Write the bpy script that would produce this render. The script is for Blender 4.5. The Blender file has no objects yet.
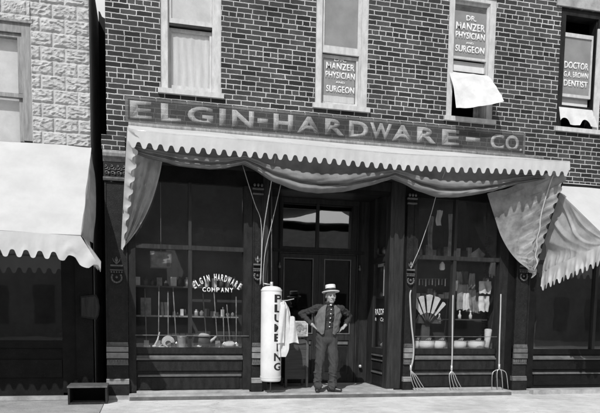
import bpy, bmesh, math, random
from mathutils import Vector, Matrix, noise
random.seed(7)
R = math.radians
SC = bpy.context.scene
COL = SC.collection

# ------------------------------------------------------------------ camera
cam = bpy.data.cameras.new('camera')
cam.sensor_width = 36.0; cam.lens = 38.4; cam.shift_y = 0.2873
cam.clip_start = 0.1; cam.clip_end = 500
camo = bpy.data.objects.new('camera', cam); COL.objects.link(camo)
_r = Vector((0.97175381, -0.23551681, 0.01504545))
_u = Vector((0.00750494, 0.09456036, 0.99549084))
_f = Vector((0.23587753, 0.9672591, -0.09365693))
camo.matrix_world = Matrix(((_r.x, _u.x, -_f.x, 0.0), (_r.y, _u.y, -_f.y, -9.2), (_r.z, _u.z, -_f.z, 1.1456), (0, 0, 0, 1)))
SC.camera = camo

# ------------------------------------------------------------------ light
SUN_EL, SUN_AZ = R(45), R(210)
w = bpy.data.worlds.new('World'); SC.world = w; w.use_nodes = True
nt = w.node_tree; nt.nodes.clear()
sky = nt.nodes.new('ShaderNodeTexSky'); sky.sky_type = 'NISHITA'; sky.sun_disc = False
sky.sun_elevation = SUN_EL; sky.sun_rotation = SUN_AZ
bw = nt.nodes.new('ShaderNodeSeparateColor')   # blue-sensitive plate: only the blue of the sky counts
bg = nt.nodes.new('ShaderNodeBackground'); wo = nt.nodes.new('ShaderNodeOutputWorld')
nt.links.new(sky.outputs[0], bw.inputs[0]); # made-up northern cloud bank, added to whiten the sky in the gap
wtc = nt.nodes.new('ShaderNodeTexCoord'); wsx = nt.nodes.new('ShaderNodeSeparateXYZ'); nt.links.new(wtc.outputs['Generated'], wsx.inputs[0])
wmr = nt.nodes.new('ShaderNodeMapRange'); wmr.interpolation_type = 'SMOOTHSTEP'; wmr.inputs['From Min'].default_value = 0.0; wmr.inputs['From Max'].default_value = 0.5; nt.links.new(wsx.outputs[1], wmr.inputs['Value'])
wno = nt.nodes.new('ShaderNodeTexNoise'); wno.inputs['Scale'].default_value = 3.0; wno.inputs['Detail'].default_value = 6; nt.links.new(wtc.outputs['Generated'], wno.inputs['Vector'])
wm2 = nt.nodes.new('ShaderNodeMapRange'); wm2.inputs['From Min'].default_value = 0.25; wm2.inputs['From Max'].default_value = 0.5; nt.links.new(wno.outputs['Fac'], wm2.inputs['Value'])
wmu = nt.nodes.new('ShaderNodeMath'); wmu.operation = 'MULTIPLY'; nt.links.new(wmr.outputs[0], wmu.inputs[0]); nt.links.new(wm2.outputs[0], wmu.inputs[1])
wmx = nt.nodes.new('ShaderNodeMix'); wmx.data_type = 'FLOAT'; nt.links.new(wmu.outputs[0], wmx.inputs[0]); nt.links.new(bw.outputs[2], wmx.inputs[2]); wmx.inputs[3].default_value = 8.0
nt.links.new(wmx.outputs[0], bg.inputs[0]); nt.links.new(bg.outputs[0], wo.inputs[0])
bg.inputs[1].default_value = 0.11
sl = bpy.data.lights.new('sun', 'SUN'); sl.energy = 4.0; sl.angle = R(0.5); sl.color = (1, 1, 1)
slo = bpy.data.objects.new('sun', sl); COL.objects.link(slo)
_d = Vector((0.5 * math.cos(SUN_EL), 0.866 * math.cos(SUN_EL), -math.sin(SUN_EL)))
slo.rotation_euler = _d.to_track_quat('-Z', 'Y').to_euler(); slo.location = (-10, -20, 20)
vs = SC.view_settings
vs.view_transform = 'Standard'; vs.look = 'None'; vs.exposure = 0.0; vs.gamma = 1.0; vs.use_curve_mapping = False

# ------------------------------------------------------------------ materials (the photograph is black and white: neutral greys)
def nodes(name):
    m = bpy.data.materials.new(name); m.use_nodes = True
    t = m.node_tree; b = t.nodes['Principled BSDF']
    return m, t, b, t.nodes['Material Output']
def g(v): return (v, v, v, 1)
def mat(name, v, rough=0.7, var=0.25, scale=6.0, bump=0.15, bscale=40.0, metal=0.0, spec=0.5, stretch=(1, 1, 1), transl=0.0, spots=0.0, coat=0.0):
    m, t, b, out = nodes(name); N, L = t.nodes, t.links
    tc = N.new('ShaderNodeTexCoord'); mp = N.new('ShaderNodeMapping'); mp.inputs['Scale'].default_value = stretch
    L.new(tc.outputs['Object'], mp.inputs[0])
    n1 = N.new('ShaderNodeTexNoise'); n1.inputs['Scale'].default_value = scale; n1.inputs['Detail'].default_value = 6; n1.inputs['Roughness'].default_value = 0.65
    L.new(mp.outputs[0], n1.inputs['Vector'])
    r = N.new('ShaderNodeMapRange'); r.inputs['From Min'].default_value = 0.3; r.inputs['From Max'].default_value = 0.7
    r.inputs['To Min'].default_value = v * (1 - var); r.inputs['To Max'].default_value = min(v * (1 + var), 0.9)
    L.new(n1.outputs['Fac'], r.inputs['Value'])
    src = r.outputs[0]
    n2 = N.new('ShaderNodeTexNoise'); n2.inputs['Scale'].default_value = bscale; n2.inputs['Detail'].default_value = 4
    L.new(mp.outputs[0], n2.inputs['Vector'])
    if spots:
        rr = N.new('ShaderNodeMapRange'); rr.inputs['From Min'].default_value = 0.62; rr.inputs['From Max'].default_value = 0.7
        rr.inputs['To Min'].default_value = 0; rr.inputs['To Max'].default_value = spots
        L.new(n2.outputs['Fac'], rr.inputs['Value'])
        ad = N.new('ShaderNodeMath'); ad.operation = 'ADD'; L.new(src, ad.inputs[0]); L.new(rr.outputs[0], ad.inputs[1]); src = ad.outputs[0]
    L.new(src, b.inputs['Base Color'])
    b.inputs['Roughness'].default_value = rough; b.inputs['Metallic'].default_value = metal
    b.inputs['Specular IOR Level'].default_value = spec
    if coat: b.inputs['Coat Weight'].default_value = coat
    if bump:
        bp = N.new('ShaderNodeBump'); bp.inputs['Strength'].default_value = bump; bp.inputs['Distance'].default_value = 0.01
        L.new(n2.outputs['Fac'], bp.inputs['Height']); L.new(bp.outputs[0], b.inputs['Normal'])
    if transl:
        tr = N.new('ShaderNodeBsdfTranslucent'); L.new(src, tr.inputs[0])
        mx = N.new('ShaderNodeMixShader'); mx.inputs[0].default_value = transl
        L.new(b.outputs[0], mx.inputs[1]); L.new(tr.outputs[0], mx.inputs[2]); L.new(mx.outputs[0], out.inputs[0])
    return m

def brick_mat(name, c1, c2, mortar, bump=0.5, letters=False):
    m, t, b, out = nodes(name); N, L = t.nodes, t.links
    tc = N.new('ShaderNodeTexCoord'); sx = N.new('ShaderNodeSeparateXYZ'); L.new(tc.outputs['Object'], sx.inputs[0])
    cb = N.new('ShaderNodeCombineXYZ')
    ad = N.new('ShaderNodeMath'); ad.operation = 'ADD'; L.new(sx.outputs[0], ad.inputs[0]); L.new(sx.outputs[1], ad.inputs[1])
    az = N.new('ShaderNodeMath'); az.operation = 'ADD'; az.inputs[1].default_value = 0.013; L.new(sx.outputs[2], az.inputs[0])
    L.new(ad.outputs[0], cb.inputs[0]); L.new(az.outputs[0], cb.inputs[1])
    # slight irregularity of hand laid courses
    nz = N.new('ShaderNodeTexNoise'); nz.inputs['Scale'].default_value = 11.0; nz.inputs['Detail'].default_value = 5; L.new(cb.outputs[0], nz.inputs['Vector'])
    vm = N.new('ShaderNodeVectorMath'); vm.operation = 'MULTIPLY_ADD'; vm.inputs[1].default_value = (0.022, 0.015, 0)
    L.new(nz.outputs['Color'], vm.inputs[0]); L.new(cb.outputs[0], vm.inputs[2])
    # every course starts a little differently
    dv = N.new('ShaderNodeMath'); dv.operation = 'DIVIDE'; dv.inputs[1].default_value = 0.0686; L.new(az.outputs[0], dv.inputs[0])
    fl = N.new('ShaderNodeMath'); fl.operation = 'FLOOR'; L.new(dv.outputs[0], fl.inputs[0])
    wn = N.new('ShaderNodeTexWhiteNoise'); wn.noise_dimensions = '1D'; L.new(fl.outputs[0], wn.inputs['W'])
    sh = N.new('ShaderNodeMath'); sh.operation = 'MULTIPLY_ADD'; sh.inputs[1].default_value = 0.075; L.new(wn.outputs['Value'], sh.inputs[0]); L.new(ad.outputs[0], sh.inputs[2])
    L.new(sh.outputs[0], cb.inputs[0])
    br = N.new('ShaderNodeTexBrick'); br.offset = 0.5; br.offset_frequency = 2; br.squash = 0.5; br.squash_frequency = 7
    br.inputs['Scale'].default_value = 1.0; br.inputs['Brick Width'].default_value = 0.208; br.inputs['Row Height'].default_value = 0.0686
    br.inputs['Mortar Size'].default_value = 0.0068; br.inputs['Mortar Smooth'].default_value = 0.35; br.inputs['Bias'].default_value = 0.0
    br.inputs['Color1'].default_value = g(c1); br.inputs['Color2'].default_value = g(c2); br.inputs['Mortar'].default_value = g(mortar)
    L.new(vm.outputs[0], br.inputs['Vector'])
    n2 = N.new('ShaderNodeTexNoise'); n2.inputs['Scale'].default_value = 3.0; n2.inputs['Detail'].default_value = 8; n2.inputs['Roughness'].default_value = 0.7; L.new(cb.outputs[0], n2.inputs['Vector'])
    mr = N.new('ShaderNodeMapRange'); mr.inputs['From Min'].default_value = 0.3; mr.inputs['From Max'].default_value = 0.7; mr.inputs['To Min'].default_value = 0.62; mr.inputs['To Max'].default_value = 1.25
    L.new(n2.outputs['Fac'], mr.inputs['Value'])
    n3 = N.new('ShaderNodeTexNoise'); n3.inputs['Scale'].default_value = 90.0; n3.inputs['Detail'].default_value = 3; L.new(cb.outputs[0], n3.inputs['Vector'])
    m3 = N.new('ShaderNodeMapRange'); m3.inputs['From Min'].default_value = 0.3; m3.inputs['From Max'].default_value = 0.7; m3.inputs['To Min'].default_value = 0.75; m3.inputs['To Max'].default_value = 1.2
    L.new(n3.outputs['Fac'], m3.inputs['Value'])
    n4 = N.new('ShaderNodeTexNoise'); n4.inputs['Scale'].default_value = 0.9; n4.inputs['Detail'].default_value = 5; n4.inputs['Roughness'].default_value = 0.6; L.new(cb.outputs[0], n4.inputs['Vector'])
    m4 = N.new('ShaderNodeMapRange'); m4.inputs['From Min'].default_value = 0.35; m4.inputs['From Max'].default_value = 0.65; m4.inputs['To Min'].default_value = 0.72; m4.inputs['To Max'].default_value = 1.15
    L.new(n4.outputs['Fac'], m4.inputs['Value'])
    mu0 = N.new('ShaderNodeMath'); mu0.operation = 'MULTIPLY'; L.new(mr.outputs[0], mu0.inputs[0]); L.new(m4.outputs[0], mu0.inputs[1])
    mu = N.new('ShaderNodeMath'); mu.operation = 'MULTIPLY'; L.new(mu0.outputs[0], mu.inputs[0]); L.new(m3.outputs[0], mu.inputs[1])
    mm = N.new('ShaderNodeVectorMath'); mm.operation = 'SCALE'; L.new(br.outputs['Color'], mm.inputs[0]); L.new(mu.outputs[0], mm.inputs['Scale'])
    L.new(mm.outputs[0], b.inputs['Base Color'])
    b.inputs['Roughness'].default_value = 0.85; b.inputs['Specular IOR Level'].default_value = 0.25
    bp = N.new('ShaderNodeBump'); bp.inputs['Strength'].default_value = bump; bp.inputs['Distance'].default_value = 0.008
    inv = N.new('ShaderNodeMath'); inv.operation = 'MULTIPLY_ADD'; inv.inputs[1].default_value = -1.0
    sc = N.new('ShaderNodeMath'); sc.operation = 'MULTIPLY'; sc.inputs[1].default_value = 0.5; L.new(n3.outputs['Fac'], sc.inputs[0])
    L.new(br.outputs['Fac'], inv.inputs[0]); L.new(sc.outputs[0], inv.inputs[2])
    L.new(inv.outputs[0], bp.inputs['Height']); L.new(bp.outputs[0], b.inputs['Normal'])
    return m

def glass_mat(name, ior=1.5, dirt=0.04, dirtcol=0.35, base=0.0):
    m, t, b, out = nodes(name); N, L = t.nodes, t.links
    N.remove(b)
    tr = N.new('ShaderNodeBsdfTransparent'); tr.inputs[0].default_value = g(0.96)
    gl = N.new('ShaderNodeBsdfGlossy'); gl.inputs['Roughness'].default_value = 0.015; gl.inputs[0].default_value = g(0.95)
    tc = N.new('ShaderNodeTexCoord')
    nw = N.new('ShaderNodeTexNoise'); nw.inputs['Scale'].default_value = 2.2; nw.inputs['Detail'].default_value = 1; L.new(tc.outputs['Object'], nw.inputs['Vector'])
    bp = N.new('ShaderNodeBump'); bp.inputs['Strength'].default_value = 0.05; bp.inputs['Distance'].default_value = 0.02
    L.new(nw.outputs['Fac'], bp.inputs['Height']); L.new(bp.outputs[0], gl.inputs['Normal'])
    # Fresnel of a thin sheet (Schlick, the same from both sides)
    f0 = ((ior-1)/(ior+1))**2*2
    fr = N.new('ShaderNodeLayerWeight'); fr.inputs[0].default_value = 0.5
    pw = N.new('ShaderNodeMath'); pw.operation = 'POWER'; pw.inputs[1].default_value = 5.0; L.new(fr.outputs['Facing'], pw.inputs[0])
    ad = N.new('ShaderNodeMath'); ad.operation = 'MULTIPLY_ADD'; ad.use_clamp = True; ad.inputs[1].default_value = 1-f0-base; ad.inputs[2].default_value = f0+base; L.new(pw.outputs[0], ad.inputs[0])
    m1 = N.new('ShaderNodeMixShader'); L.new(ad.outputs[0], m1.inputs[0]); L.new(tr.outputs[0], m1.inputs[1]); L.new(gl.outputs[0], m1.inputs[2])
    df = N.new('ShaderNodeBsdfDiffuse'); df.inputs[0].default_value = g(dirtcol)
    nd = N.new('ShaderNodeTexNoise'); nd.inputs['Scale'].default_value = 3.0; nd.inputs['Detail'].default_value = 8; nd.inputs['Roughness'].default_value = 0.75; L.new(tc.outputs['Object'], nd.inputs['Vector'])
    mr = N.new('ShaderNodeMapRange'); mr.inputs['From Min'].default_value = 0.42; mr.inputs['From Max'].default_value = 0.75; mr.inputs['To Min'].default_value = 0.005; mr.inputs['To Max'].default_value = dirt
    L.new(nd.outputs['Fac'], mr.inputs['Value'])
    m2 = N.new('ShaderNodeMixShader'); L.new(mr.outputs[0], m2.inputs[0]); L.new(m1.outputs[0], m2.inputs[1]); L.new(df.outputs[0], m2.inputs[2])
    L.new(m2.outputs[0], out.inputs[0])
    return m

M = {}
M['brick'] = brick_mat('brick', 0.022, 0.072, 0.52)
M['band'] = brick_mat('painted_brick', 0.048, 0.075, 0.10, 0.3)
M['bandedge'] = brick_mat('painted_brick_border', 0.12, 0.17, 0.22, 0.4)
M['signletter'] = brick_mat('faded_letter_paint', 0.27, 0.37, 0.40, 0.3)
M['trim'] = mat('weathered_white_paint', 0.50, 0.7, 0.22, 5, 0.3, 50, stretch=(3, 3, 1.2))
M['sash'] = mat('grey_sash_paint', 0.40, 0.6, 0.25, 5, 0.12, 60)
M['greytrim'] = mat('grey_trim_paint', 0.25, 0.75, 0.4, 4, 0.3, 50, stretch=(6, 6, 0.8))
M['canvas'] = mat('white_canvas', 0.60, 0.9, 0.10, 2.0, 0.45, 13, spec=0.1, transl=0.2)
M['oldcanvas'] = mat('grey_canvas', 0.54, 0.9, 0.25, 3.5, 0.7, 12, spec=0.1, transl=0.45)
M['wing'] = mat('darker_grey_canvas', 0.33, 0.9, 0.45, 4, 0.8, 13, spec=0.08, transl=0.25)  # darker and more mottled than the left curtain's canvas
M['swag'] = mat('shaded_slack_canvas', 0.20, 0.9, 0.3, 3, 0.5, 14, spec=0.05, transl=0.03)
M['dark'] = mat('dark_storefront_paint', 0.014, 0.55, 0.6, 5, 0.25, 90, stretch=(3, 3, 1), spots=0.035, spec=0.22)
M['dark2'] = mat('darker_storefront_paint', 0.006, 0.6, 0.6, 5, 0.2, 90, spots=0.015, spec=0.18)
M['mid'] = mat('brown_varnished_wood', 0.024, 0.5, 0.6, 4, 0.25, 60, stretch=(7, 7, 0.7), spots=0.03, spec=0.28)
M['edge'] = mat('worn_light_moulding', 0.11, 0.5, 0.4, 8, 0.15, 60)
M['iron'] = mat('dark_cast_iron', 0.013, 0.5, 0.5, 12, 0.25, 90, spec=0.25, spots=0.03)
M['lightiron'] = mat('sun_toned_iron_paint', 0.20, 0.5, 0.3, 10, 0.2, 60)  # brightness of the base bands in sun put into a lighter paint
M['orn'] = mat('worn_ornament_paint', 0.10, 0.45, 0.5, 14, 0.25, 60)
M['stone'] = mat('doorstep_stone', 0.33, 0.8, 0.35, 5, 0.3, 50)
M['riser'] = mat('doorstep_riser', 0.10, 0.8, 0.4, 6, 0.3, 50)
M['walk'] = mat('sidewalk_concrete', 0.58, 0.9, 0.13, 7, 0.5, 60, spots=0.1)
def walk_mat(name, v):
    m, t, b, out = nodes(name); N, L = t.nodes, t.links
    tc = N.new('ShaderNodeTexCoord')
    def noise_(sc, det, a, c, lo, hi):
        n = N.new('ShaderNodeTexNoise'); n.inputs['Scale'].default_value = sc; n.inputs['Detail'].default_value = det; n.inputs['Roughness'].default_value = 0.7; L.new(tc.outputs['Object'], n.inputs['Vector'])
        r = N.new('ShaderNodeMapRange'); r.inputs['From Min'].default_value = a; r.inputs['From Max'].default_value = c; r.inputs['To Min'].default_value = lo; r.inputs['To Max'].default_value = hi; L.new(n.outputs['Fac'], r.inputs['Value'])
        return n, r.outputs[0]
    def mul(a, b_):
        x = N.new('ShaderNodeMath'); x.operation = 'MULTIPLY'; L.new(a, x.inputs[0])
        if isinstance(b_, float): x.inputs[1].default_value = b_
        else: L.new(b_, x.inputs[1])
        return x.outputs[0]
    n1, a1 = noise_(0.8, 6, 0.35, 0.62, 0.78, 1.1); n2, a2 = noise_(5.0, 8, 0.3, 0.7, 0.82, 1.15); n3, a3 = noise_(120.0, 2, 0.3, 0.7, 0.72, 1.25); n4, a4 = noise_(13.0, 3, 0.66, 0.72, 1.0, 0.5)
    vo = N.new('ShaderNodeTexVoronoi'); vo.feature = 'DISTANCE_TO_EDGE'; vo.inputs['Scale'].default_value = 0.55
    wv = N.new('ShaderNodeVectorMath'); wv.operation = 'MULTIPLY_ADD'; wv.inputs[1].default_value = (0.5, 0.5, 0); L.new(n2.outputs['Color'], wv.inputs[0]); L.new(tc.outputs['Object'], wv.inputs[2]); L.new(wv.outputs[0], vo.inputs['Vector'])
    cr = N.new('ShaderNodeMapRange'); cr.inputs['From Min'].default_value = 0.001; cr.inputs['From Max'].default_value = 0.005; cr.inputs['To Min'].default_value = 0.72; cr.inputs['To Max'].default_value = 1.0; L.new(vo.outputs['Distance'], cr.inputs['Value'])
    c = mul(mul(mul(mul(mul(a1, a2), a3), a4), cr.outputs[0]), v)
    L.new(c, b.inputs['Base Color']); b.inputs['Roughness'].default_value = 0.92; b.inputs['Specular IOR Level'].default_value = 0.2
    bp = N.new('ShaderNodeBump'); bp.inputs['Strength'].default_value = 0.5; bp.inputs['Distance'].default_value = 0.01; L.new(n3.outputs['Fac'], bp.inputs['Height']); L.new(bp.outputs[0], b.inputs['Normal'])
    return m
M['walk'] = walk_mat('sidewalk_concrete_worn', 0.60)
M['greywalk'] = mat('greyer_sidewalk_concrete', 0.34, 0.9, 0.2, 6, 0.5, 60, spots=0.08)
M['kerb'] = mat('kerb_stone', 0.35, 0.9, 0.3, 4, 0.4, 40)
M['road'] = mat('dirt_road', 0.28, 0.95, 0.3, 1.5, 0.6, 25)
M['block'] = mat('rock_face_block', 0.43, 0.9, 0.2, 7, 0.4, 70)
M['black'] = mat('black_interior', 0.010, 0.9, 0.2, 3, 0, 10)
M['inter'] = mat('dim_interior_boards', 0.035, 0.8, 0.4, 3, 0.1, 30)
M['shelf'] = mat('display_boards', 0.10, 0.7, 0.3, 5, 0.1, 40)
M['glass'] = glass_mat('shop_glass', 1.45, 0.014, 0.30)
M['upglass'] = glass_mat('upper_glass', 1.45, 0.10, 0.5)
M['transglass'] = glass_mat('transom_glass', 1.6, 0.03, 0.3, base=0.35)
M['white'] = mat('white_lettering', 0.74, 0.6, 0.06, 8, 0, 40)
M['blindgrey'] = mat('grey_roller_blind', 0.27, 0.9, 0.2, 4, 0.1, 50)
M['blindlight'] = mat('pale_roller_blind', 0.62, 0.9, 0.15, 4, 0.1, 50)
M['lace'] = mat('white_lace_curtain', 0.82, 0.9, 0.14, 5, 0.1, 40, stretch=(6, 6, 0.6), transl=0.2)
M['cloth'] = mat('white_cloth', 0.64, 0.9, 0.14, 5, 0.5, 22, transl=0.12)
M['tank'] = mat('white_enamel', 0.66, 0.5, 0.14, 2.5, 0.2, 16)
M['ink'] = mat('black_lettering', 0.015, 0.6, 0.2, 8, 0, 40)
M['rope'] = mat('pale_rope', 0.42, 0.9, 0.2, 40, 0.3, 200)
M['handle'] = mat('pale_ash_handle', 0.38, 0.55, 0.2, 8, 0.1, 60, stretch=(4, 4, 0.5))
M['steel'] = mat('bright_steel', 0.55, 0.35, 0.2, 8, 0.1, 60, metal=0.6)
M['tin'] = mat('galvanised_tin', 0.60, 0.4, 0.2, 8, 0.1, 60, metal=0.5)
M['enamel'] = mat('white_enamelware', 0.86, 0.3, 0.03, 8, 0, 60)
M['paper'] = mat('pale_paper', 0.62, 0.9, 0.3, 7, 0.1, 30)
M['print'] = mat('printed_picture', 0.36, 0.8, 0.9, 14, 0, 30, spots=0.2)
M['goods'] = mat('grey_goods', 0.24, 0.8, 0.5, 9, 0.2, 30)
M['darkgoods'] = mat('dark_goods', 0.06, 0.6, 0.4, 9, 0.2, 30)
M['crate'] = mat('brown_crate_boards', 0.06, 0.55, 0.35, 6, 0.2, 40, stretch=(0.6, 1, 6))
M['skin'] = mat('skin', 0.31, 0.55, 0.08, 9, 0.04, 60)
M['hair'] = mat('grey_hair', 0.10, 0.8, 0.3, 30, 0.2, 90)
M['shirt'] = mat('dark_shirt', 0.028, 0.9, 0.25, 10, 0.35, 26)
M['vest'] = mat('grey_wool_vest', 0.12, 0.95, 0.2, 14, 0.35, 60)
M['trousers'] = mat('dark_wool_trousers', 0.042, 0.95, 0.3, 8, 0.4, 22, stretch=(2, 2, 0.7))
M['shoe'] = mat('black_leather', 0.025, 0.35, 0.4, 12, 0.1, 60)
M['straw'] = mat('pale_straw', 0.70, 0.75, 0.1, 60, 0.3, 160)
M['hatband'] = mat('black_ribbon', 0.02, 0.6, 0.2, 20, 0.1, 60)
M['lip'] = mat('lips', 0.19, 0.6, 0.1, 20, 0, 60)
M['far'] = mat('opposite_brick', 0.10, 0.9, 0.3, 3, 0.3, 20)

# ------------------------------------------------------------------ mesh helpers
class MB:
    def __init__(s): s.bm = bmesh.new()
    def face(s, pts):
        try: s.bm.faces.new([s.bm.verts.new(p) for p in pts])
        except ValueError: pass
    def box(s, x0, x1, y0, y1, z0, z1):
        v = [s.bm.verts.new(p) for p in ((x0,y0,z0),(x1,y0,z0),(x1,y1,z0),(x0,y1,z0),(x0,y0,z1),(x1,y0,z1),(x1,y1,z1),(x0,y1,z1))]
        for f in ((3,2,1,0),(4,5,6,7),(0,1,5,4),(1,2,6,5),(2,3,7,6),(3,0,4,7)): s.bm.faces.new([v[i] for i in f])
        return s
    def xbox(s, M4, hx, hy, hz):
        v = [s.bm.verts.new(M4 @ Vector(p)) for p in ((-hx,-hy,-hz),(hx,-hy,-hz),(hx,hy,-hz),(-hx,hy,-hz),(-hx,-hy,hz),(hx,-hy,hz),(hx,hy,hz),(-hx,hy,hz))]
        for f in ((3,2,1,0),(4,5,6,7),(0,1,5,4),(1,2,6,5),(2,3,7,6),(3,0,4,7)): s.bm.faces.new([v[i] for i in f])
        return s
    def tube(s, pts, r, seg=8, cap=True):
        pts = [Vector(p) for p in pts]; n = len(pts)
        rs = r if isinstance(r, (list, tuple)) else [r] * n
        rings = []
        ref = None
        for i, p in enumerate(pts):
            d = (pts[min(i+1, n-1)] - pts[max(i-1, 0)]).normalized()
            if ref is None: ref = Vector((1,0,0)) if abs(d.x) < 0.8 else Vector((0,1,0))
            a = (ref - d * ref.dot(d)).normalized(); b = d.cross(a); ref = a
            rings.append([s.bm.verts.new(p + (a*math.cos(2*math.pi*k/seg) + b*math.sin(2*math.pi*k/seg)) * rs[i]) for k in range(seg)])
        for i in range(n-1):
            for k in range(seg):
                s.bm.faces.new((rings[i][k], rings[i][(k+1)%seg], rings[i+1][(k+1)%seg], rings[i+1][k]))
        if cap:
            s.bm.faces.new(rings[0][::-1]); s.bm.faces.new(rings[-1])
        return s
    def lathe(s, c, prof, seg=24, sx=1.0, sy=1.0, axis='z'):
        rings = []
        for r_, z in prof:
            ring = []
            for k in range(seg):
                a = 2*math.pi*k/seg
                p = (r_*sx*math.cos(a), r_*sy*math.sin(a), z) if axis == 'z' else (r_*sx*math.cos(a), z, r_*sy*math.sin(a))
                ring.append(s.bm.verts.new((c[0]+p[0], c[1]+p[1], c[2]+p[2])))
            rings.append(ring)
        for i in range(len(rings)-1):
            for k in range(seg):
                s.bm.faces.new((rings[i][k], rings[i][(k+1)%seg], rings[i+1][(k+1)%seg], rings[i+1][k]))
        if prof[0][0] > 1e-6: s.bm.faces.new(rings[0][::-1])
        if prof[-1][0] > 1e-6: s.bm.faces.new(rings[-1])
        return s
    def grid(s, nu, nv, fn):
        V = [[s.bm.verts.new(fn(i/nu, j/nv)) for j in range(nv+1)] for i in range(nu+1)]
        for i in range(nu):
            for j in range(nv):
                s.bm.faces.new((V[i][j], V[i+1][j], V[i+1][j+1], V[i][j+1]))
        return s
    def ell(s, c, r, nu=20, nv=12, rot=None):
        m = Matrix.Translation(Vector(c)) @ ((rot or Matrix.Identity(3)).to_4x4()) @ Matrix.Diagonal((*r, 1))
        bmesh.ops.create_uvsphere(s.bm, u_segments=nu, v_segments=nv, radius=1.0, matrix=m); return s
    def cap(s, a, b, ra, rb, seg=14):
        a, b = Vector(a), Vector(b); d = (b-a); L = d.length; d.normalize()
        pts, rs = [], []
        for k in range(6):
            t = math.pi/2 * (k/6); pts.append(a - d*ra*math.cos(t)); rs.append(max(ra*math.sin(t), 1e-4))
        pts.append(a); rs.append(ra); pts.append(b); rs.append(rb)
        for k in range(1, 7):
            t = math.pi/2 * (k/6); pts.append(b + d*rb*math.sin(t)); rs.append(max(rb*math.cos(t), 1e-4))
        return s.tube(pts, rs, seg)
    def prism(s, poly, y0, y1):
        a = [s.bm.verts.new((x, y0, z)) for x, z in poly]; b = [s.bm.verts.new((x, y1, z)) for x, z in poly]
        n = len(poly); s.bm.faces.new(a); s.bm.faces.new(b[::-1])
        for i in range(n): s.bm.faces.new((a[(i+1)%n], a[i], b[i], b[(i+1)%n]))
        return s
    def prism_x(s, poly, x0, x1):      # profile in (y, z) swept along x
        a = [s.bm.verts.new((x0, y, z)) for y, z in poly]; b = [s.bm.verts.new((x1, y, z)) for y, z in poly]
        n = len(poly); s.bm.faces.new(a[::-1]); s.bm.faces.new(b)
        for i in range(n): s.bm.faces.new((a[i], a[(i+1)%n], b[(i+1)%n], b[i]))
        return s
    def torus(s, c, R_, r_, a0=0, a1=2*math.pi, seg=16, ts=6, plane='xz'):
        pts = []
        for k in range(seg+1):
            a = a0 + (a1-a0)*k/seg
            pts.append((c[0]+R_*math.cos(a), c[1], c[2]+R_*math.sin(a)) if plane == 'xz' else (c[0]+R_*math.cos(a), c[1]+R_*math.sin(a), c[2]))
        return s.tube(pts, r_, ts)
    def build(s, name, m, parent=None, bevel=0.0, smooth=False, loc=None, wob=0.0):
        bm = s.bm
        if bevel:
            bmesh.ops.bevel(bm, geom=[e for e in bm.edges if len(e.link_faces) == 2 and e.calc_face_angle(0) > 0.5], offset=bevel, segments=1, affect='EDGES', clamp_overlap=True)
        bmesh.ops.recalc_face_normals(bm, faces=bm.faces)
        org = Vector(loc) if loc is not None else (Vector(parent['_o']) if parent is not None and '_o' in parent else Vector((0,0,0)))
        for v in bm.verts: v.co -= org
        me = bpy.data.meshes.new(name); bm.to_mesh(me); bm.free()
        if smooth:
            for p in me.polygons: p.use_smooth = True
        me.materials.append(M[m] if isinstance(m, str) else m)
        o = bpy.data.objects.new(name, me); COL.objects.link(o)
        o['_o'] = tuple(org)
        if parent is not None: o.parent = parent
        else: o.location = org
        return o

def tag(o, label=None, cat=None, group=None, kind=None):
    if label: o['label'] = label
    if cat: o['category'] = cat
    if group: o['group'] = group
    if kind: o['kind'] = kind
    return o
def thing(name, label, cat, loc=(0,0,0), group=None):
    o = bpy.data.objects.new(name, None); COL.objects.link(o); o.location = loc; o['_o'] = tuple(loc)
    o.empty_display_size = 0.1
    return tag(o, label, cat, group)
def copy_tree(o, parent=None):
    c = o.copy(); COL.objects.link(c)
    if parent is not None: c.parent = parent
    for ch in list(o.children): copy_tree(ch, c)
    return c
def lerp(a, b, t): return a + (b-a)*t
def vl(a, b, t): return tuple(lerp(p, q, t) for p, q in zip(a, b))
def poly(pts, t):                       # point at parameter t on a polyline (any dimension)
    n = len(pts)-1; k = min(int(t*n), n-1); return vl(pts[k], pts[k+1], t*n-k)
def smooth_poly(pts, t):
    n = len(pts)-1; k = min(int(t*n), n-1); f = t*n-k
    p0, p1, p2, p3 = pts[max(k-1,0)], pts[k], pts[k+1], pts[min(k+2,n)]
    return tuple(0.5*((2*b)+(-a+c)*f+(2*a-5*b+4*c-d)*f*f+(-a+3*b-3*c+d)*f**3) for a,b,c,d in zip(p0,p1,p2,p3))
def nz(*p): return noise.noise(Vector(p))

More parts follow.
